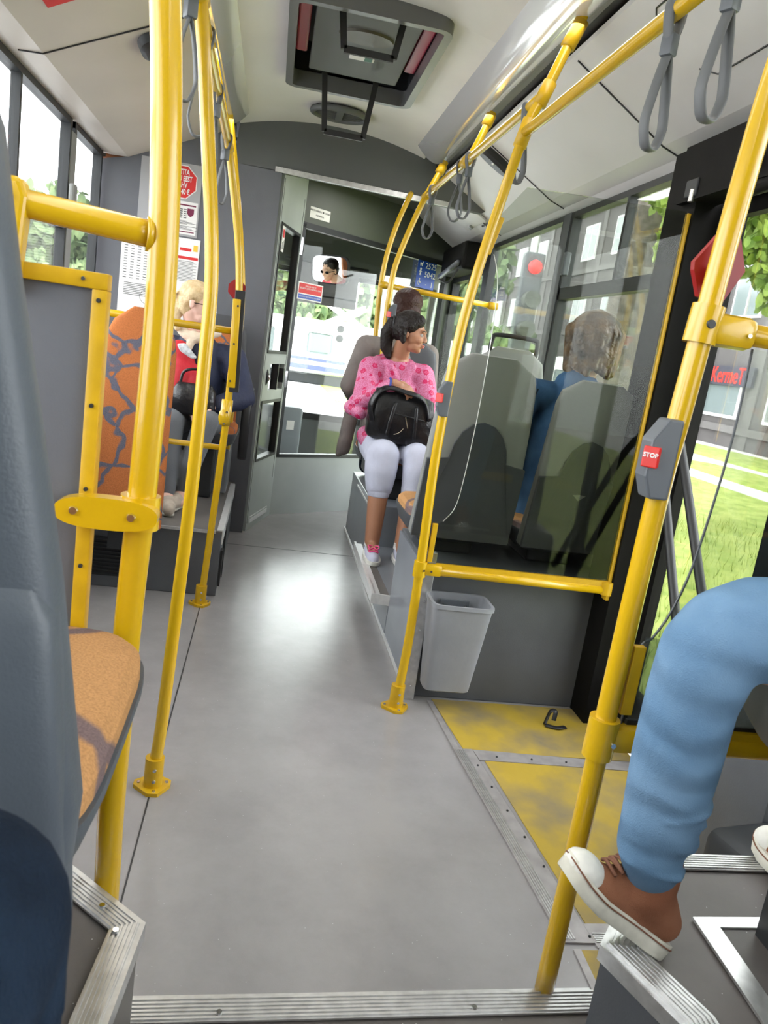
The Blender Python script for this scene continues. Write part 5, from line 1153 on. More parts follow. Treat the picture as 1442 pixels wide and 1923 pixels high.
j3 = chain([(1.305, 3.19, 1.30), (1.28, 3.22, 1.1), (1.27, 3.24, .90), (1.27, 3.25, .78)], [.10, .150, .145, .15]) + [('c', (1.11, 3.20, 1.265), .068, (1.42, 3.20, 1.255), .062)]
j3 += chain([(1.10, 3.20, 1.26), (1.035, 3.20, 1.10), (1.0, 3.20, .90), (1.06, 3.44, .90)], [.070, .066, .058, .045]) + chain([(1.42, 3.2, 1.25), (1.42, 3.28, 1.0), (1.38, 3.46, .93)], [.06, .05, .042])
for k in range(7):
    a = R(20+k*47); a2 = R(20+(k+1)*47)
    if k < 6: j3.append(('c', (1.31+.075*math.cos(a), 3.19+.07*math.sin(a), 1.345), .022, (1.31+.075*math.cos(a2), 3.19+.07*math.sin(a2), 1.345), .022))
o = blob('denim_jacket', j3, M['denim_mid'], p3, .007, 3)
G().tube([(1.115, 3.125, 1.29), (1.09, 3.128, 1.18), (1.085, 3.135, 1.05)], .003, 6).build('shoulder_seam', M['denim_dark'], o, True)
blob('trousers', chain([(1.20, 3.28, .76), (1.19, 3.66, .79), (1.19, 3.70, .27)], [.095, .08, .055]) + chain([(1.37, 3.28, .76), (1.38, 3.66, .79), (1.38, 3.70, .27)], [.09, .075, .055]), M['denim_dark'], p3, .01, 3)
hr = [('e', h3+V((0, -.008, .030)), (.118, .112, .110)), ('e', h3+V((.0, -.012, -.035)), (.124, .104, .098))]
for k in range(18):
    a = R(150+k*14); r_ = .092+.004*((k*7) % 3); hr.append(('c', h3+V((r_*math.cos(a), r_*.9*math.sin(a), .04)), .032, h3+V((r_*1.0*math.cos(a), r_*.86*math.sin(a)-.004, -.105-.010*((k*5) % 4))), .015))
blob('hair', hr, M['hair_brown'], p3, .005, 3)

# ---- 4. blonde woman, left side, facing the rear, face turned to picture right
p4 = thing('person', 'blonde woman with sunglasses, cream scarf, navy jacket and red coat seated on the left', 'person', (-.38, 4.62, .345))
h4 = V((-.428, 4.47, 1.455)); hp, hm4 = head_prims(h4, R(-100), R(-8), 0, 1.0, V((-.42, 4.54, 1.27)))
b4 = hp + chain([(-.42, 4.55, 1.26), (-.38, 4.60, 1.1), (-.37, 4.62, .92), (-.37, 4.62, .80)], [.07, .12, .12, .14])
b4 += chain([(-.46, 4.60, .80), (-.48, 4.25, .81), (-.475, 4.21, .60), (-.462, 4.18, .43)], [.06, .04, .034, .028]) + chain([(-.30, 4.60, .80), (-.30, 4.26, .82), (-.36, 4.23, .60), (-.40, 4.26, .43)], [.06, .04, .034, .028])
b4 += [('c', (-.462, 4.18, .43), .034, (-.458, 4.10, .39), .028), ('c', (-.40, 4.26, .43), .034, (-.40, 4.18, .39), .028)]
b4 += chain([(-.56, 4.58, 1.21), (-.55, 4.42, .96), (-.46, 4.34, .88)], [.045, .038, .028]) + chain([(-.22, 4.58, 1.20), (-.13, 4.48, .97), (-.27, 4.30, .92)], [.045, .038, .028])
b4 += hand_prims((-.46, 4.34, .88), (.7, -.3, -.1), (0, 0, 1), .6) + hand_prims((-.27, 4.30, .92), (-.7, -.3, -.1), (0, 0, 1), .6, 1, -1)
blob('body', b4, M['skin_pink'], p4, .006, 3); lips(p4, hm4); eyes(p4, hm4)
j4 = chain([(-.41, 4.56, 1.20), (-.38, 4.60, 1.05), (-.37, 4.61, .90), (-.37, 4.60, .84)], [.115, .148, .15, .16]) + [('c', (-.55, 4.57, 1.20), .066, (-.22, 4.57, 1.18), .072)]
j4 += chain([(-.21, 4.56, 1.18), (-.125, 4.47, .97), (-.25, 4.32, .93)], [.078, .070, .050]) + chain([(-.56, 4.57, 1.20), (-.55, 4.42, .96), (-.47, 4.35, .89)], [.062, .055, .045])
blob('navy_jacket', j4, M['navy'], p4, .007, 3)
blob('red_coat', chain([(-.50, 4.46, 1.17), (-.47, 4.40, 1.05), (-.49, 4.34, .92), (-.52, 4.30, .80), (-.50, 4.26, .72)], [.075, .095, .085, .06, .03]) + chain([(-.47, 4.40, 1.10), (-.38, 4.36, 1.06), (-.42, 4.32, .97)], [.07, .045, .04]), M['red_coat'], p4, .008, 2)
g = G(); g.poly([(-.50, 4.32, 1.225), (-.455, 4.315, 1.235), (-.385, 4.305, 1.165), (-.41, 4.305, 1.155), (-.48, 4.31, 1.19)], (0, .03, 0)); o = g.build('silver_lining', M['silver'], p4); md = o.modifiers.new('b', 'BEVEL'); md.width = .008
G().obox((-.448, 4.235, .865), (.028, .006, .02), (0, .4, 0), .002).build('white_tag', M['white_paint'], p4)
sc_ = []
for k in range(13):
    a = R(k*30); a2 = R((k+1)*30)
    sc_.append(('c', (-.42+.085*math.cos(a), 4.535+.08*math.sin(a), 1.285+.020*math.cos(a*2)), .030, (-.42+.085*math.cos(a2), 4.535+.08*math.sin(a2), 1.285+.020*math.cos(a2*2)), .030))
sc_ += [('c', (-.43, 4.46, 1.28), .028, (-.45, 4.44, 1.20), .02), ('c', (-.36, 4.47, 1.29), .028, (-.30, 4.48, 1.31), .022)]
blob('scarf', sc_, M['cream'], p4, .006, 1)
hr = [('e', h4+V((-.014, .0, .045)), (.092, .084, .080)), ('e', h4+V((-.05, .01, .0)), (.060, .076, .085))] + chain([h4+V((-.09, .01, -.02)), h4+V((-.11, .0, -.09)), h4+V((-.09, -.02, -.15))], [.035, .030, .018]) + [('c', h4+V((-.02, -.06, .04)), .035, h4+V((.03, -.052, .065)), .028)]
for k in range(6): hr.append(('c', h4+V((-.07-.01*k, -.03+.015*k, .07-.015*k)), .014, h4+V((-.115-.004*k, -.03+.012*k, .03-.02*k)), .006))
blob('hair', hr, M['hair_blonde'], p4, .006, 2)
g = G()
for sx in (-1, 1):
    g.ball(hm4 @ V((sx*.032, .086, -.004)), (.026, .006, .017), hm4.to_3x3().normalized())
    g.tube([hm4 @ V((sx*.058, .080, .002)), hm4 @ V((sx*.073, .03, .0)), hm4 @ V((sx*.076, -.01, -.006))], .0022, 6)
g.tube([hm4 @ V((-.01, .096, .002)), hm4 @ V((.01, .096, .002))], .0022, 6, 0)
g.build('sunglasses', M['black_metal'], p4, True)
blob('leggings', chain([(-.46, 4.58, .80), (-.48, 4.24, .82), (-.475, 4.20, .60), (-.462, 4.18, .455)], [.09, .068, .058, .042]) + chain([(-.30, 4.58, .80), (-.30, 4.25, .84), (-.36, 4.22, .60), (-.40, 4.26, .455)], [.09, .068, .058, .042]), M['leggings'], p4, .007, 2)
for c, dv in ((V((-.46, 4.17, .40)), V((.03, -.15, -.018))), (V((-.405, 4.25, .40)), V((-.03, -.15, -.012)))):
    so = blob('trainer', [('c', c+V((0, .02, -.01)), .042, c+dv*.4, .044), ('c', c+dv*.4+V((0, 0, -.004)), .042, c+dv, .032)], M['trainer_beige'], p4, .006, 2)
    so2 = blob('sole', [('c', c+V((0, .03, -.042)), .016, c+dv+V((0, 0, -.022)), .016), ('c', c+V((-.02, .02, -.042)), .014, c+dv+V((-.018, 0, -.022)), .014), ('c', c+V((.02, .02, -.042)), .014, c+dv+V((.018, 0, -.022)), .014)], M['rubber_cream'], so, .006, 1)
    g = G()
    for k in range(5): q = c+dv*(.25+.13*k)+V((0, 0, .040-.004*k)); g.tube([q+V((-.025, 0, -.012)), q, q+V((.025, 0, -.012))], .0036, 6, 4)
    g.build('laces', M['cream'], so, True)
lb = thing('handbag', 'small black bag on the lap of the blonde woman', 'bag', (-.37, 4.25, .88))
g = G(); g.stack([(-.38, 4.29, .865, .11, .06), (-.38, 4.29, .88, .12, .07), (-.38, 4.29, .99, .115, .06), (-.38, 4.29, 1.03, .09, .03)], 40, 3.2); g.build('bag_body', M['leather'], lb, True)
G().tube([(-.46, 4.28, 1.0), (-.44, 4.28, 1.09), (-.34, 4.28, 1.10), (-.30, 4.28, 1.0)], .008, 8, 5).build('strap', M['leather'], lb, True)

# ---- 5. driver (seen in the mirror)
p5 = thing('person', 'bus driver in red with dark glasses, seen only in the interior mirror', 'person', (-.62, 6.45, .0))
h5 = hd.copy(); hp, hm5 = head_prims(h5, R(-20), 0, 0, 1.0, V((-.62, 6.42, 1.47)))
b5 = hp + chain([(-.62, 6.42, 1.45), (-.62, 6.40, 1.2), (-.62, 6.38, .95), (-.62, 6.38, .75)], [.07, .13, .14, .15]) + chain([(-.71, 6.40, .75), (-.71, 6.82, .75), (-.71, 6.86, .35)], [.09, .06, .04]) + chain([(-.53, 6.40, .75), (-.53, 6.82, .75), (-.53, 6.86, .35)], [.09, .06, .04])
b5 += chain([(-.82, 6.42, 1.38), (-.84, 6.58, 1.12), (-.74, 6.80, 1.08)], [.05, .04, .03]) + chain([(-.42, 6.42, 1.38), (-.40, 6.58, 1.12), (-.50, 6.80, 1.08)], [.05, .04, .03]) + hand_prims((-.74, 6.80, 1.08), (.1, 1, 0), (0, 0, 1), .7) + hand_prims((-.50, 6.80, 1.08), (-.1, 1, 0), (0, 0, 1), .7, 1, -1)
blob('body', b5, M['skin'], p5, .008, 3)
blob('red_shirt', chain([(-.62, 6.41, 1.40), (-.62, 6.39, 1.2), (-.62, 6.37, .95), (-.62, 6.37, .80)], [.10, .155, .16, .165]) + [('c', (-.81, 6.41, 1.39), .068, (-.43, 6.41, 1.39), .068)] + chain([(-.82, 6.42, 1.38), (-.84, 6.58, 1.12)], [.07, .06]) + chain([(-.42, 6.42, 1.38), (-.40, 6.58, 1.12)], [.07, .06]), M['red_coat'], p5, .01, 3)
blob('hair', [('e', h5+V((0, -.018, .05)), (.082, .092, .072)), ('e', h5+V((0, -.05, .0)), (.076, .055, .07))], M['hair_black'], p5, .008, 2)
g = G()
for sx in (-1, 1):
    g.ball(hm5 @ V((sx*.032, .086, -.002)), (.026, .006, .017), hm5.to_3x3().normalized()); g.tube([hm5 @ V((sx*.058, .080, .002)), hm5 @ V((sx*.075, -.01, -.002))], .003, 6, 0)
g.build('glasses', M['black_metal'], p5, True)
blob('trousers', chain([(-.71, 6.40, .75), (-.71, 6.82, .75), (-.71, 6.86, .33)], [.10, .08, .06]) + chain([(-.53, 6.40, .75), (-.53, 6.82, .75), (-.53, 6.86, .33)], [.10, .08, .06]), M['denim_dark'], p5, .012, 2)
make_seat('driver seat hidden behind the cab wall', (-.62, 6.32, 0), 0, .52, .24, .75, 6, 'orange_fabric', 'seat_dark', 'seat_dark')

# ---- 6. person in light blue jeans, right edge: one leg, a brown canvas high-top against the pole
p6 = thing('person', 'person at the right edge in light blue jeans with a brown canvas shoe propped up', 'person', (1.10, 1.0, .4))
knee = V((.728, 1.055, .972)); ank = V((.722, 1.062, .545)); hip = V((1.18, 1.00, .985))
hip2 = V((1.20, .84, .985)); knee2 = V((1.24, 1.16, .96)); ank2 = V((1.215, 1.14, .50))
b6 = chain([hip, knee, V((.727, 1.06, .75)), ank+V((.012, 0, 0))], [.080, .045, .045, .024]) + chain([hip2, knee2, ank2], [.088, .058, .036])
b6 += [('c', ank, .024, (.740, 1.062, .475), .020), ('c', (.745, 1.064, .455), .016, (.66, 1.066, .50), .012)]
b6 += chain([(1.19, .93, 1.0), (1.24, .93, 1.2), (1.26, .93, 1.42), (1.25, .93, 1.52)], [.15, .13, .14, .07])
hp, hm6 = head_prims((1.22, .93, 1.70), R(95), 0, 0, 1.0, V((1.25, .93, 1.52))); b6 += hp
b6 += chain([(1.25, 1.12, 1.46), (1.22, 1.17, 1.20), (1.08, 1.02, 1.10)], [.05, .042, .03]) + chain([(1.25, .74, 1.46), (1.22, .70, 1.2), (1.06, .84, 1.10)], [.05, .042, .03])
b6 += hand_prims((1.08, 1.02, 1.10), (-.7, -.3, -.1), (0, 0, 1), .4) + hand_prims((1.06, .84, 1.10), (-.7, .3, -.1), (0, 0, 1), .4, 1, -1)
blob('body', b6, M['skin'], p6, .007, 3); eyes(p6, hm6)
blob('top', chain([(1.19, .93, .99), (1.24, .93, 1.2), (1.26, .93, 1.42)], [.165, .15, .155]) + [('c', (1.25, 1.12, 1.46), .065, (1.25, .74, 1.46), .065)] + chain([(1.25, 1.12, 1.46), (1.22, 1.17, 1.2), (1.10, 1.04, 1.11)], [.066, .056, .04]) + chain([(1.25, .74, 1.46), (1.22, .70, 1.2), (1.08, .82, 1.11)], [.066, .056, .04]), M['navy'], p6, .01, 3)
blob('hair', [('e', (1.235, .93, 1.745), (.10, .088, .082)), ('e', (1.28, .93, 1.68), (.06, .085, .10))], M['hair_brown'], p6, .008, 2)
def rings(c0, c1, r, zs, amp=.008, taper=1.0):
    P = []
    c0, c1 = V(c0), V(c1); d = (c1-c0).normalized(); n1 = d.orthogonal().normalized(); n2 = d.cross(n1)
    for f, tiltx, tilty, span, a0 in zs:
        r_f = r*(1-f*(1-taper)*.85); c = c0.lerp(c1, f); n = 9; last = None
        for k in range(n+1):
            a = a0+span*k/n; p = c+(n1*math.cos(a)+n2*math.sin(a))*r_f*(1+.04*math.sin(3*a)) + d*(tiltx*math.cos(a)+tilty*math.sin(a)); 
            if last is not None: P.append(('c', last, amp, p, amp))
            last = p
    return P
jn = chain([V((1.22, 1.0, .99)), V((.90, 1.04, 1.012)), V((.805, 1.05, 1.008)), V((.762, 1.053, .990)), V((.738, 1.056, .955)), V((.728, 1.058, .88)), V((.728, 1.06, .76)), V((.729, 1.062, .66)), V((.722, 1.062, .61)), V((.732, 1.062, .572))], [.110, .090, .084, .080, .077, .071, .070, .064, .056, .049])
jn += chain([hip2, knee2, V((1.23, 1.15, .75)), ank2], [.105, .078, .065, .052]) + [('e', (1.20, .93, .98), (.15, .18, .12))]
jn += rings((.728, 1.06, .70), (.730, 1.062, .570), .0655, [(.0, .012, .006, 2.6, 3.3), (.22, -.014, .006, 3.2, 2.5), (.42, .014, -.010, 3.6, 1.0), (.58, -.012, .006, 3.4, 4.0), (.74, .012, .010, 4.0, .3), (.90, -.008, -.008, 6.3, 2.2)], .0062, .74)
o = blob('jeans', jn, M['denim_light'], p6, .0052, 3)
g = G(); g.tube([(.765, 1.020, 1.072), (.85, .975, 1.070), (1.0, .95, 1.065)], .0012, 6); g.build('seam', mat('denim_seam', (.22, .34, .48), .8), o, True)
# brown shoe: local x along the foot (heel 0 -> toe .265), z up
def sneaker(parent, origin, xdir, side, sc=1.0, name='canvas_high_top', canvas='canvas_brown', shaft=None):
    x = V(xdir).normalized(); y = V(side); y = (y-x*y.dot(x)).normalized(); z = x.cross(y)
    mtx = Matrix.Translation(V(origin)) @ Matrix((x, y, z)).transposed().to_4x4() @ Matrix.Scale(sc, 4)
    def T(p): return mtx @ V(p)
    prof = [(-.002, .020), (.01, .030), (.04, .034), (.09, .033), (.14, .038), (.18, .045), (.22, .045), (.245, .037), (.262, .020), (.267, .006)]
    b = bmesh.new(); rg = []
    def outline(k, zf):
        L = [(px_, -w_*k) for px_, w_ in prof] + [(px_, w_*k) for px_, w_ in reversed(prof)]
        return [b.verts.new(T((a, c, zf(a)))) for a, c in L]
    lift = lambda a: .018*max(0, (a-.16)/.10)**2
    R0 = outline(.96, lambda a: lift(a)); R1 = outline(1.02, lambda a: lift(a)+.004); R2 = outline(1.03, lambda a: lift(a)+.030); R3 = outline(.98, lambda a: lift(a)+.033)
    n = len(R0)
    for A, B in ((R0, R1), (R1, R2), (R2, R3)):
        for k in range(n): b.faces.new((A[k], A[(k+1) % n], B[(k+1) % n], B[k]))
    b.faces.new(R0[::-1]); b.faces.new(R3); bmesh.ops.triangulate(b, faces=[f for f in b.faces if len(f.verts) > 4]); bmesh.ops.recalc_face_normals(b, faces=b.faces)
    rot = mtx.to_3x3().normalized()
    up_ = [('c', T((.035, 0, .055)), .034*sc, T((.13, 0, .050)), .034*sc), ('e', T((.17, 0, .040)), (.085*sc, .043*sc, .036*sc), rot), ('c', T((.04, 0, .06)), .036*sc, T((.050, 0, .12)), .041*sc), ('c', T((.12, 0, .06)), .030*sc, T((.075, 0, .115)), .038*sc), ('e', T((.11, 0, .035)), (.10*sc, .036*sc, .028*sc), rot)]
    if shaft is not None:
        sh_ = V(shaft); up_ = up_[:2] + [up_[4], ('c', T((.036, 0, .055)), .037*sc, sh_, .043*sc), ('c', T((.135, 0, .055)), .031*sc, sh_, .042*sc), ('c', T((.175, 0, .048)), .030*sc, T((.12, 0, .085)), .034*sc), ('c', T((.085, 0, .052)), .036*sc, sh_, .043*sc), ('c', T((.11, 0, .050)), .034*sc, sh_, .040*sc), ('c', sh_, .043*sc, sh_+V((.004, 0, .05)), .043*sc)]
    so = blob(name, up_, M[canvas], parent, .0042, 4)
    g = G(); g.add(b); sole = g.build('sole', M['rubber_cream'], so, 'auto')
    g = G(); L = [(px_, w_*1.045) for px_, w_ in prof]
    for zz in (.027,):
        g.tube([T((a, -c, lift(a)+zz)) for a, c in L], .0016*sc, 6, 3); g.tube([T((a, c, lift(a)+zz)) for a, c in L], .0016*sc, 6, 3)
    g.build('sole_stripe', M['brown_lace'], sole, True)
    tc_ = blob('toe_cap', [('e', T((.228, 0, .044)), (.042*sc, .043*sc, .031*sc), rot)], M['rubber_white'], so, .0045, 3)
    g = G()
    P0 = T((.185, 0, .046)); P1 = (V(shaft)+V((0, 0, .02))) if shaft is not None else T((.080, 0, .115)); uu = (P1-P0).normalized(); zz_ = T((0, 0, 1))-T((0, 0, 0)); nn = (zz_-uu*zz_.dot(uu)).normalized(); yy_ = (T((0, 1, 0))-T((0, 0, 0))).normalized(); LL = (P1-P0).length
    for k in range(5):
        q = P0+uu*LL*(.16+.15*k)+nn*(.034+.0035*k)*sc
        g.tube([q-yy_*.026*sc-nn*.012*sc, q-uu*.003, q+yy_*.026*sc-nn*.012*sc], .0036*sc, 8, 4); g.tube([q-yy_*.026*sc-nn*.012*sc, q+uu*.006+nn*.001, q+yy_*.024*sc-nn*.010*sc+uu*.014], .0032*sc, 8, 4)
    q = P0+uu*LL*.80+nn*.050*sc
    for sx in (-1, 1): g.tube([q, q+nn*.022*sc+yy_*sx*.018*sc+uu*.006, q+nn*.034*sc+yy_*sx*.010*sc+uu*.020, q+nn*.006*sc+uu*.012], .0046*sc, 8, 4, flat=tuple(uu))
    g.build('laces', M['brown_lace'], so, True)
    g = G(); g.tube([T((.20, -.036, .050)), T((.15, -.034, .072)), T((.11, -.036, .082)), T((.095, -.040, .105))], .0014*sc, 6, 4); g.tube([T((.115, -.034, .080)), T((.075, -.037, .050)), T((.07, -.036, .034))], .0014*sc, 6, 4); g.build('seam', M['brown_lace'], so, True)
    g = G(); g.stack([(0, 0, -.002, .024, .024), (0, 0, .002, .022, .022)], 28, 2); g.xf(Matrix.Translation(T((.062, -.041, .098))) @ rot.to_4x4() @ Matrix.Rotation(R(90), 4, 'X')); g.build('ankle_patch', M['brown_lace'], so, 'auto')
    return so
sneaker(p6, (.782, 1.064, .390), V((-.218, .012, .142)), V((0.0, -1, .12)), .96, shaft=(.742, 1.062, .52))
sneaker(p6, (1.215, 1.10, .403), V((-.04, .26, 0)), V((-1, -.15, 0)), .98)

# ---- 7. own leg in dark denim at the lower left edge
p7 = thing('person', 'blurred leg in dark denim, lower left corner, in front of the slate seat back', 'person', (-.22, .2, .4))
kn = V((-.150, .41, .985))
b7 = chain([(-.20, -.15, .92), kn, (-.19, .44, .62), (-.19, .42, .46)], [.08, .055, .045, .035]) + [('c', (-.19, .42, .45), .035, (-.17, .56, .43), .025)]
blob('body', b7, M['skin'], p7, .008, 3)
blob('jeans', chain([(-.20, -.15, .92), (-.17, .25, .975), kn, (-.155, .43, .85), (-.165, .43, .62), (-.19, .42, .49)], [.095, .082, .072, .070, .064, .055]) + rings((-.152, .42, .95), (-.165, .43, .6), .066, [(.1, .01, .01, 4, 0), (.4, -.01, .01, 4, 2), (.7, .01, -.01, 4, 4)], .010), M['denim_dark'], p7, .007, 2)

# ================================================================ OUTSIDE
def grass_mat():
    m = mat('grass', (.20, .27, .045), .9, col2=(.34, .39, .10), vscale=3.5, bump=.5, bscale=30); return m
M['grass'] = grass_mat()
M['road'] = mat('asphalt', (.50, .50, .51), .8, var=.08, vscale=2)
M['pave'] = mat('pale_paving', (.62, .60, .58), .8, var=.06, vscale=2)
M['facade'] = mat('rendered_facade', (.11, .102, .10), .85, var=.07, vscale=1.2)
M['facade_band'] = mat('facade_band', (.155, .147, .143), .85, var=.06, vscale=1.2)
M['bark'] = mat('bark', (.15, .13, .11), .95, var=.4, vscale=9, bump=1.0, bscale=14)
M['leaf'] = mat('green_leaf', (.14, .25, .03), .6, col2=(.36, .46, .08), vscale=4)
M['leaf_dark'] = mat('distant_foliage', (.10, .17, .07), .8, col2=(.26, .34, .14), vscale=1.5)
ZG = -.35
struct('ground_road', G().box(-60, 2.1, -20, 90, ZG-.1, ZG-.02), M['road'])
struct('ground_front', G().box(2.1, 60, 38, 90, ZG-.1, ZG-.02), M['road'])
struct('ground_grass', G().box(2.1, 9.4, -20, 38, ZG-.1, ZG), M['grass'])
struct('ground_pavement', G().box(9.4, 17.7, -20, 38, ZG-.1, ZG+.01), M['pave'])
g = G(); g.stack([(14.6, 21.0, ZG, 1.4, 6.2), (14.6, 21.0, ZG+.10, 1.3, 6.0)], 30, 2.6); struct('ground_lawn_strip', g, M['grass'])
g = G(); g.stack([(11.3, 15.6, ZG, 1.0, 3.4), (11.3, 15.6, ZG+.08, .9, 3.2)], 30, 2.6); struct('ground_lawn_strip_near', g, M['grass'])
# grass tufts near the bus
g = G()
b = bmesh.new()
for i in range(5200):
    x = 2.15+random.random()**1.4*5.5; y = 1.0+random.random()*9.0; h_ = .05+random.random()*.13; a = random.random()*6.28; w_ = .006; lx, ly = math.cos(a)*h_*.5, math.sin(a)*h_*.5
    v = [b.verts.new((x-w_*math.sin(a), y+w_*math.cos(a), ZG-.005)), b.verts.new((x+w_*math.sin(a), y-w_*math.cos(a), ZG-.005)), b.verts.new((x+lx, y+ly, ZG+h_))]; b.faces.new(v)
g.add(b); o = g.build('grass_tufts', M['grass']); tag(o, 'long green grass on the verge outside the right doorway', 'grass', kind='stuff')
# building along the right
FX = 17.6
bd = thing('building', 'grey rendered street building with white windows beyond the pavement on the right', 'building', (FX, 40, ZG))
g = G(); g.box(FX, FX+8, 8, 95, ZG, 14); g.build('wall', M['facade'], bd)
g = G()
for z in (.35, 4.05, 7.6, 11.0): g.box(FX-.10, FX, 8, 95, z-.14, z+.14)
for k in range(30): y = 9.3+k*4.25; g.box(FX-.06, FX, y-.25, y+.25, ZG, 14) if y < 95 else None
g.build('band', M['facade_band'], bd)
M['window_white'] = mat('white_window_frame', (.8, .8, .8), .5); M['shop_glass'] = mat('shop_window_glass', (.20, .24, .245), .12, coat=.4)
for f_, z0 in enumerate((.75, 4.55, 8.2)):
    for k in range(19):
        y0 = 10.0+k*4.25; 
        if y0 > 90: continue
        hh = 2.0 if f_ else 1.85; wy = 2.6 if not f_ else 1.9
        if f_ == 0 and abs(y0-27.0) < .1: wy = 2.9
        g = G(); g.box(FX-.09, FX+.02, y0, y0+wy, z0, z0+hh); o = g.build('window', M['window_white'], bd)
        g = G()
        if f_ == 0: g.box(FX-.10, FX-.08, y0+.12, y0+wy-.12, z0+.12, z0+hh-.10)
        else: g.box(FX-.10, FX-.08, y0+.1, y0+wy/2-.05, z0+.1, z0+hh-.1); g.box(FX-.10, FX-.08, y0+wy/2+.05, y0+wy-.1, z0+.1, z0+hh-.1)
        g.build('pane', M['shop_glass'], o)
sg = thing('shop_sign', 'dark shop sign with red letters KermeT above the shop window', 'sign', (FX-.2, 28.2, 1.95))
def facX(px_, py_):
    d = fw + r2*((px_-721)/1440) - u2*((py_-961.5)/1440); t_ = (FX-.2)/d.x; return V((0, 0, 1.35))+d*t_
sgA, sgB = 26.3, 29.6
G().box(FX-.22, FX-.10, sgA, sgB, 1.98, 2.72).build('board', mat('sign_board', (.05, .05, .07), .5), sg)
text('KermeT', .88, frame((FX-.225, (sgA+sgB)/2-.05, 2.34), (0, -1, 0), (0, 0, 1)), mat('sign_red', (.75, .03, .02), .4, emit=(1, .05, .03), estr=1.2), sg, ext=.01, xscale=.74, bold=.004)
sg = thing('shop_sign', 'grey facade lettering LIN beside a window of the street building', 'sign', (FX-.2, 40, 5))
G().box(FX-.16, FX-.10, 37.2, 40.0, 3.2, 3.95).build('board', M['facade_band'], sg)
text('LIN', .8, frame((FX-.17, 38.6, 3.58), (0, -1, 0), (0, 0, 1)), M['ink'], sg, ext=.01)
# tree beside the bus
def leafmesh(name, centres, n, size, m, parent, rnd=random):
    b = bmesh.new()
    for i in range(n):
        c, rad = rnd.choice(centres); u = V((rnd.gauss(0, 1), rnd.gauss(0, 1), rnd.gauss(0, 1))).normalized()*rad*(rnd.random()**.5)
        p = V(c)+u; q = Euler((rnd.random()*6, rnd.random()*6, rnd.random()*6)).to_matrix(); s_ = size*(.7+.6*rnd.random())
        pts = [V((-.5, 0, 0)), V((-.15, -.32, .05)), V((.3, -.25, .04)), V((.6, 0, 0)), V((.3, .25, .04)), V((-.15, .32, .05))]
        b.faces.new([b.verts.new(p+q @ (k*s_)) for k in pts])
    g = G(); g.add(b); o = g.build(name, m, parent); o['kind'] = 'stuff'; return o
tr_ = thing('tree', 'thick trunked street tree with green leaves standing on the verge beyond the right windows', 'tree', (5.05, 10.9, ZG))
g = G(); g.tube([(5.0, 10.95, ZG), (5.0, 10.9, 1), (5.0, 10.85, 2.5), (5.05, 10.8, 4.2), (5.15, 10.75, 6.5)], [.42, .34, .32, .31, .26], 20, 5); g.tube([(5.1, 10.8, 4.4), (4.6, 9.6, 5.2), (4.2, 8.0, 5.0)], [.14, .09, .04], 10, 4); g.tube([(5.1, 10.8, 5.0), (5.6, 9.4, 5.4), (6.2, 7.6, 4.8)], [.14, .09, .04], 10, 4); g.build('trunk', M['bark'], tr_, True)
leafmesh('foliage', [((4.3, 8.2, 4.2), .9), ((4.5, 9.3, 4.9), 1.1), ((6.3, 8.0, 4.2), 1.2), ((5.2, 10.6, 6.5), 1.6), ((6.0, 9.0, 5.6), 1.5), ((5.6, 7.2, 3.6), .8), ((4.4, 8.45, 3.35), .33), ((4.32, 8.4, 2.9), .28), ((4.25, 8.9, 3.9), .5), ((6.5, 10.2, 4.5), 1.0)], 6500, .16, M['leaf'], tr_)
tr_ = thing('tree', 'leafy tree hanging over the verge at the top right edge, nearer than the thick trunk', 'tree', (7.5, 6.5, ZG))
g = G(); g.tube([(8.2, 5.6, ZG), (8.2, 5.6, 2.0), (8.0, 5.9, 4.4), (7.6, 6.3, 6.0)], [.28, .24, .2, .1], 16, 4); g.tube([(8.1, 5.7, 3.4), (7.2, 6.8, 3.9), (6.3, 7.6, 3.6)], [.10, .06, .03], 10, 4); g.build('trunk', M['bark'], tr_, True)
leafmesh('foliage', [((7.2, 6.9, 3.6), 1.0), ((6.6, 7.7, 3.4), .8), ((7.9, 6.6, 4.2), 1.3), ((7.6, 7.8, 3.3), .9), ((5.6, 7.9, 2.75), .55), ((5.3, 8.3, 3.3), .6), ((6.2, 7.6, 3.2), .7), ((8.6, 6.0, 4.6), 1.4)], 6500, .15, M['leaf'], tr_)
# far trees in front
rr_ = random.Random(3)
for i in range(9):
    x = -22+i*3.9+rr_.random(); y = 46+rr_.random()*8; hh = 8+rr_.random()*4
    tt = thing('tree', 'distant green tree beyond the railway, seen through the windscreen', 'tree', (x, y, ZG), 0, 'trees beyond the railway')
    G().tube([(x, y, ZG), (x, y, hh*.6)], [.3, .2], 8, 0).build('trunk', M['bark'], tt)
    leafmesh('foliage', [((x+rr_.uniform(-2, 2), y+rr_.uniform(-1, 1), hh*.45+rr_.uniform(-1.8, 2.6)), 2.2) for k in range(7)], 1500, .75, M['leaf_dark'], tt, rr_)
tt = thing('hedge', 'dense green hedge along the far side of the railway', 'hedge', (2, 44, ZG)); b = bmesh.new(); 
leafmesh('foliage', [((x, 43.5, z), 1.3) for x in range(-18, 15, 2) for z in (.8, 2.4)], 6000, .6, M['leaf_dark'], tt, rr_)
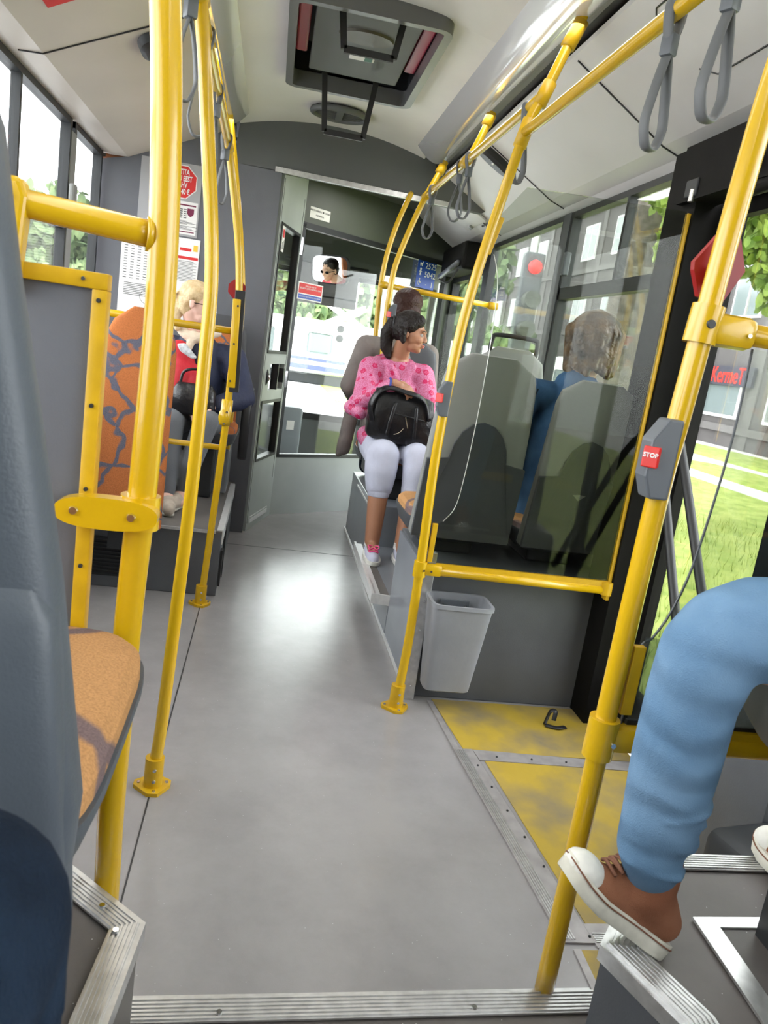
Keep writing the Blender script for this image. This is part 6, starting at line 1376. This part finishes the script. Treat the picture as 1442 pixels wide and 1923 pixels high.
# train
trn = thing('train', 'white railway carriages with rounded windows passing in front of the trees', 'train', (2, 32, ZG))
g = G(); g.box(-14, 13, 31, 33.6, .05, 2.15, .25); g.build('carriage_body', M['white_paint'], trn, 'auto')
g = G(); g.box(-14, 13, 30.97, 31.0, .55, .66); g.box(-14, 13, 30.97, 31.0, .20, .38); g.build('stripe', mat('train_stripe', (.10, .12, .25), .5), trn)
for k in range(13):
    x = -13+k*2.05; G().box(x, x+(1.0 if k % 3 else .75), 30.96, 31.0, .85 if k % 3 else .6, 1.65, .08).build('window', M['shop_glass'], trn)
G().box(-14, 13, 31.4, 33.2, ZG, .1).build('undercarriage', M['dark_frame'], trn)
# crossing signal
cs = thing('crossing_signal', 'railway crossing signal with a white cross board and a red light seen through the windscreen', 'signal', (1.95, 20, ZG))
G().cyl((1.95, 20, ZG), (1.95, 20, 3.2), .05).build('post', M['white_paint'], cs)
g = G(); g.obox((1.75, 19.95, 2.05), (1.1, .04, .16), (0, R(28), 0)); g.obox((1.75, 19.93, 2.05), (1.1, .04, .16), (0, R(-28), 0)); g.build('cross_board', M['white_paint'], cs)
G().box(1.55, 2.05, 19.9, 19.96, 1.3, 1.9, .02).build('backing_board', M['white_paint'], cs)
for x, z in ((1.66, 1.72), (1.66, 1.48)): G().cyl((x, 19.8, z), (x, 19.9, z), .09).build('lamp_hood', M['black'], cs)
G().cyl((1.97, 19.82, 1.80), (1.97, 19.9, 1.80), .12).build('red_light', mat('red_signal_light', (.8, .05, .05), .4, emit=(1, .1, .12), estr=5), cs)
# traffic light outside the right windows
tl = thing('traffic_light', 'traffic light with glowing red lamp and dark visors outside the right front window', 'traffic light', (2.9, 7.0, ZG))
def rayp(px_, py_, X_):
    d = fw + r2*((px_-721)/1440) - u2*((py_-961.5)/1440); return V((0, 0, 1.35))+d*(X_/d.x)
G().cyl((2.98, 9.4, ZG), (2.98, 9.4, 3.3), .05).build('post', M['alu'], tl)
G().box(2.85, 3.1, 9.25, 9.40, 1.55, 2.75, .03).build('lamp_housing', M['button_box'], tl)
G().ball((2.975, 9.23, 2.58), .085).build('red_lamp', mat('red_lamp', (.8, .05, .05), .4, emit=(1, .02, .02), estr=4), tl, True)
for z in (2.20, 1.85): G().cyl((2.975, 9.10, z), (2.975, 9.25, z), .10).build('visor', M['olive'], tl)
# left side outside: pale hedge / low wall
hg = thing('hedge', 'pale hedge and railing outside the left windows', 'hedge', (-9, 14, ZG))
leafmesh('foliage', [((-9, y, .8), 1.2) for y in range(6, 28, 2)], 3500, .35, M['leaf_dark'], hg, rr_)
g = G()
for z in (.6, 1.1, 1.5): g.box(-7.1, -7.05, 4, 28, z, z+.12)
g.build('railing', M['alu'], hg)

# ================================================================ AREA LIGHTS INSIDE THE BUS
area('cove_fill_right', (.83, 2.0, 2.49), (0, R(8), 0), .12, 5.6, COVE_FILL_POWER)  # fill added to brighten the interior, the cover above is unlit
area('cove_fill_left', (-.37, 2.0, 2.49), (0, R(-8), 0), .12, 5.6, COVE_FILL_POWER)  # same added fill along the left cover
area('front_area_light', (.7, 5.7, 2.44), (0, 0, 0), .3, .3, 5)  # small area light beyond the bulkhead, no fixture modelled
bpy.context.view_layer.update()
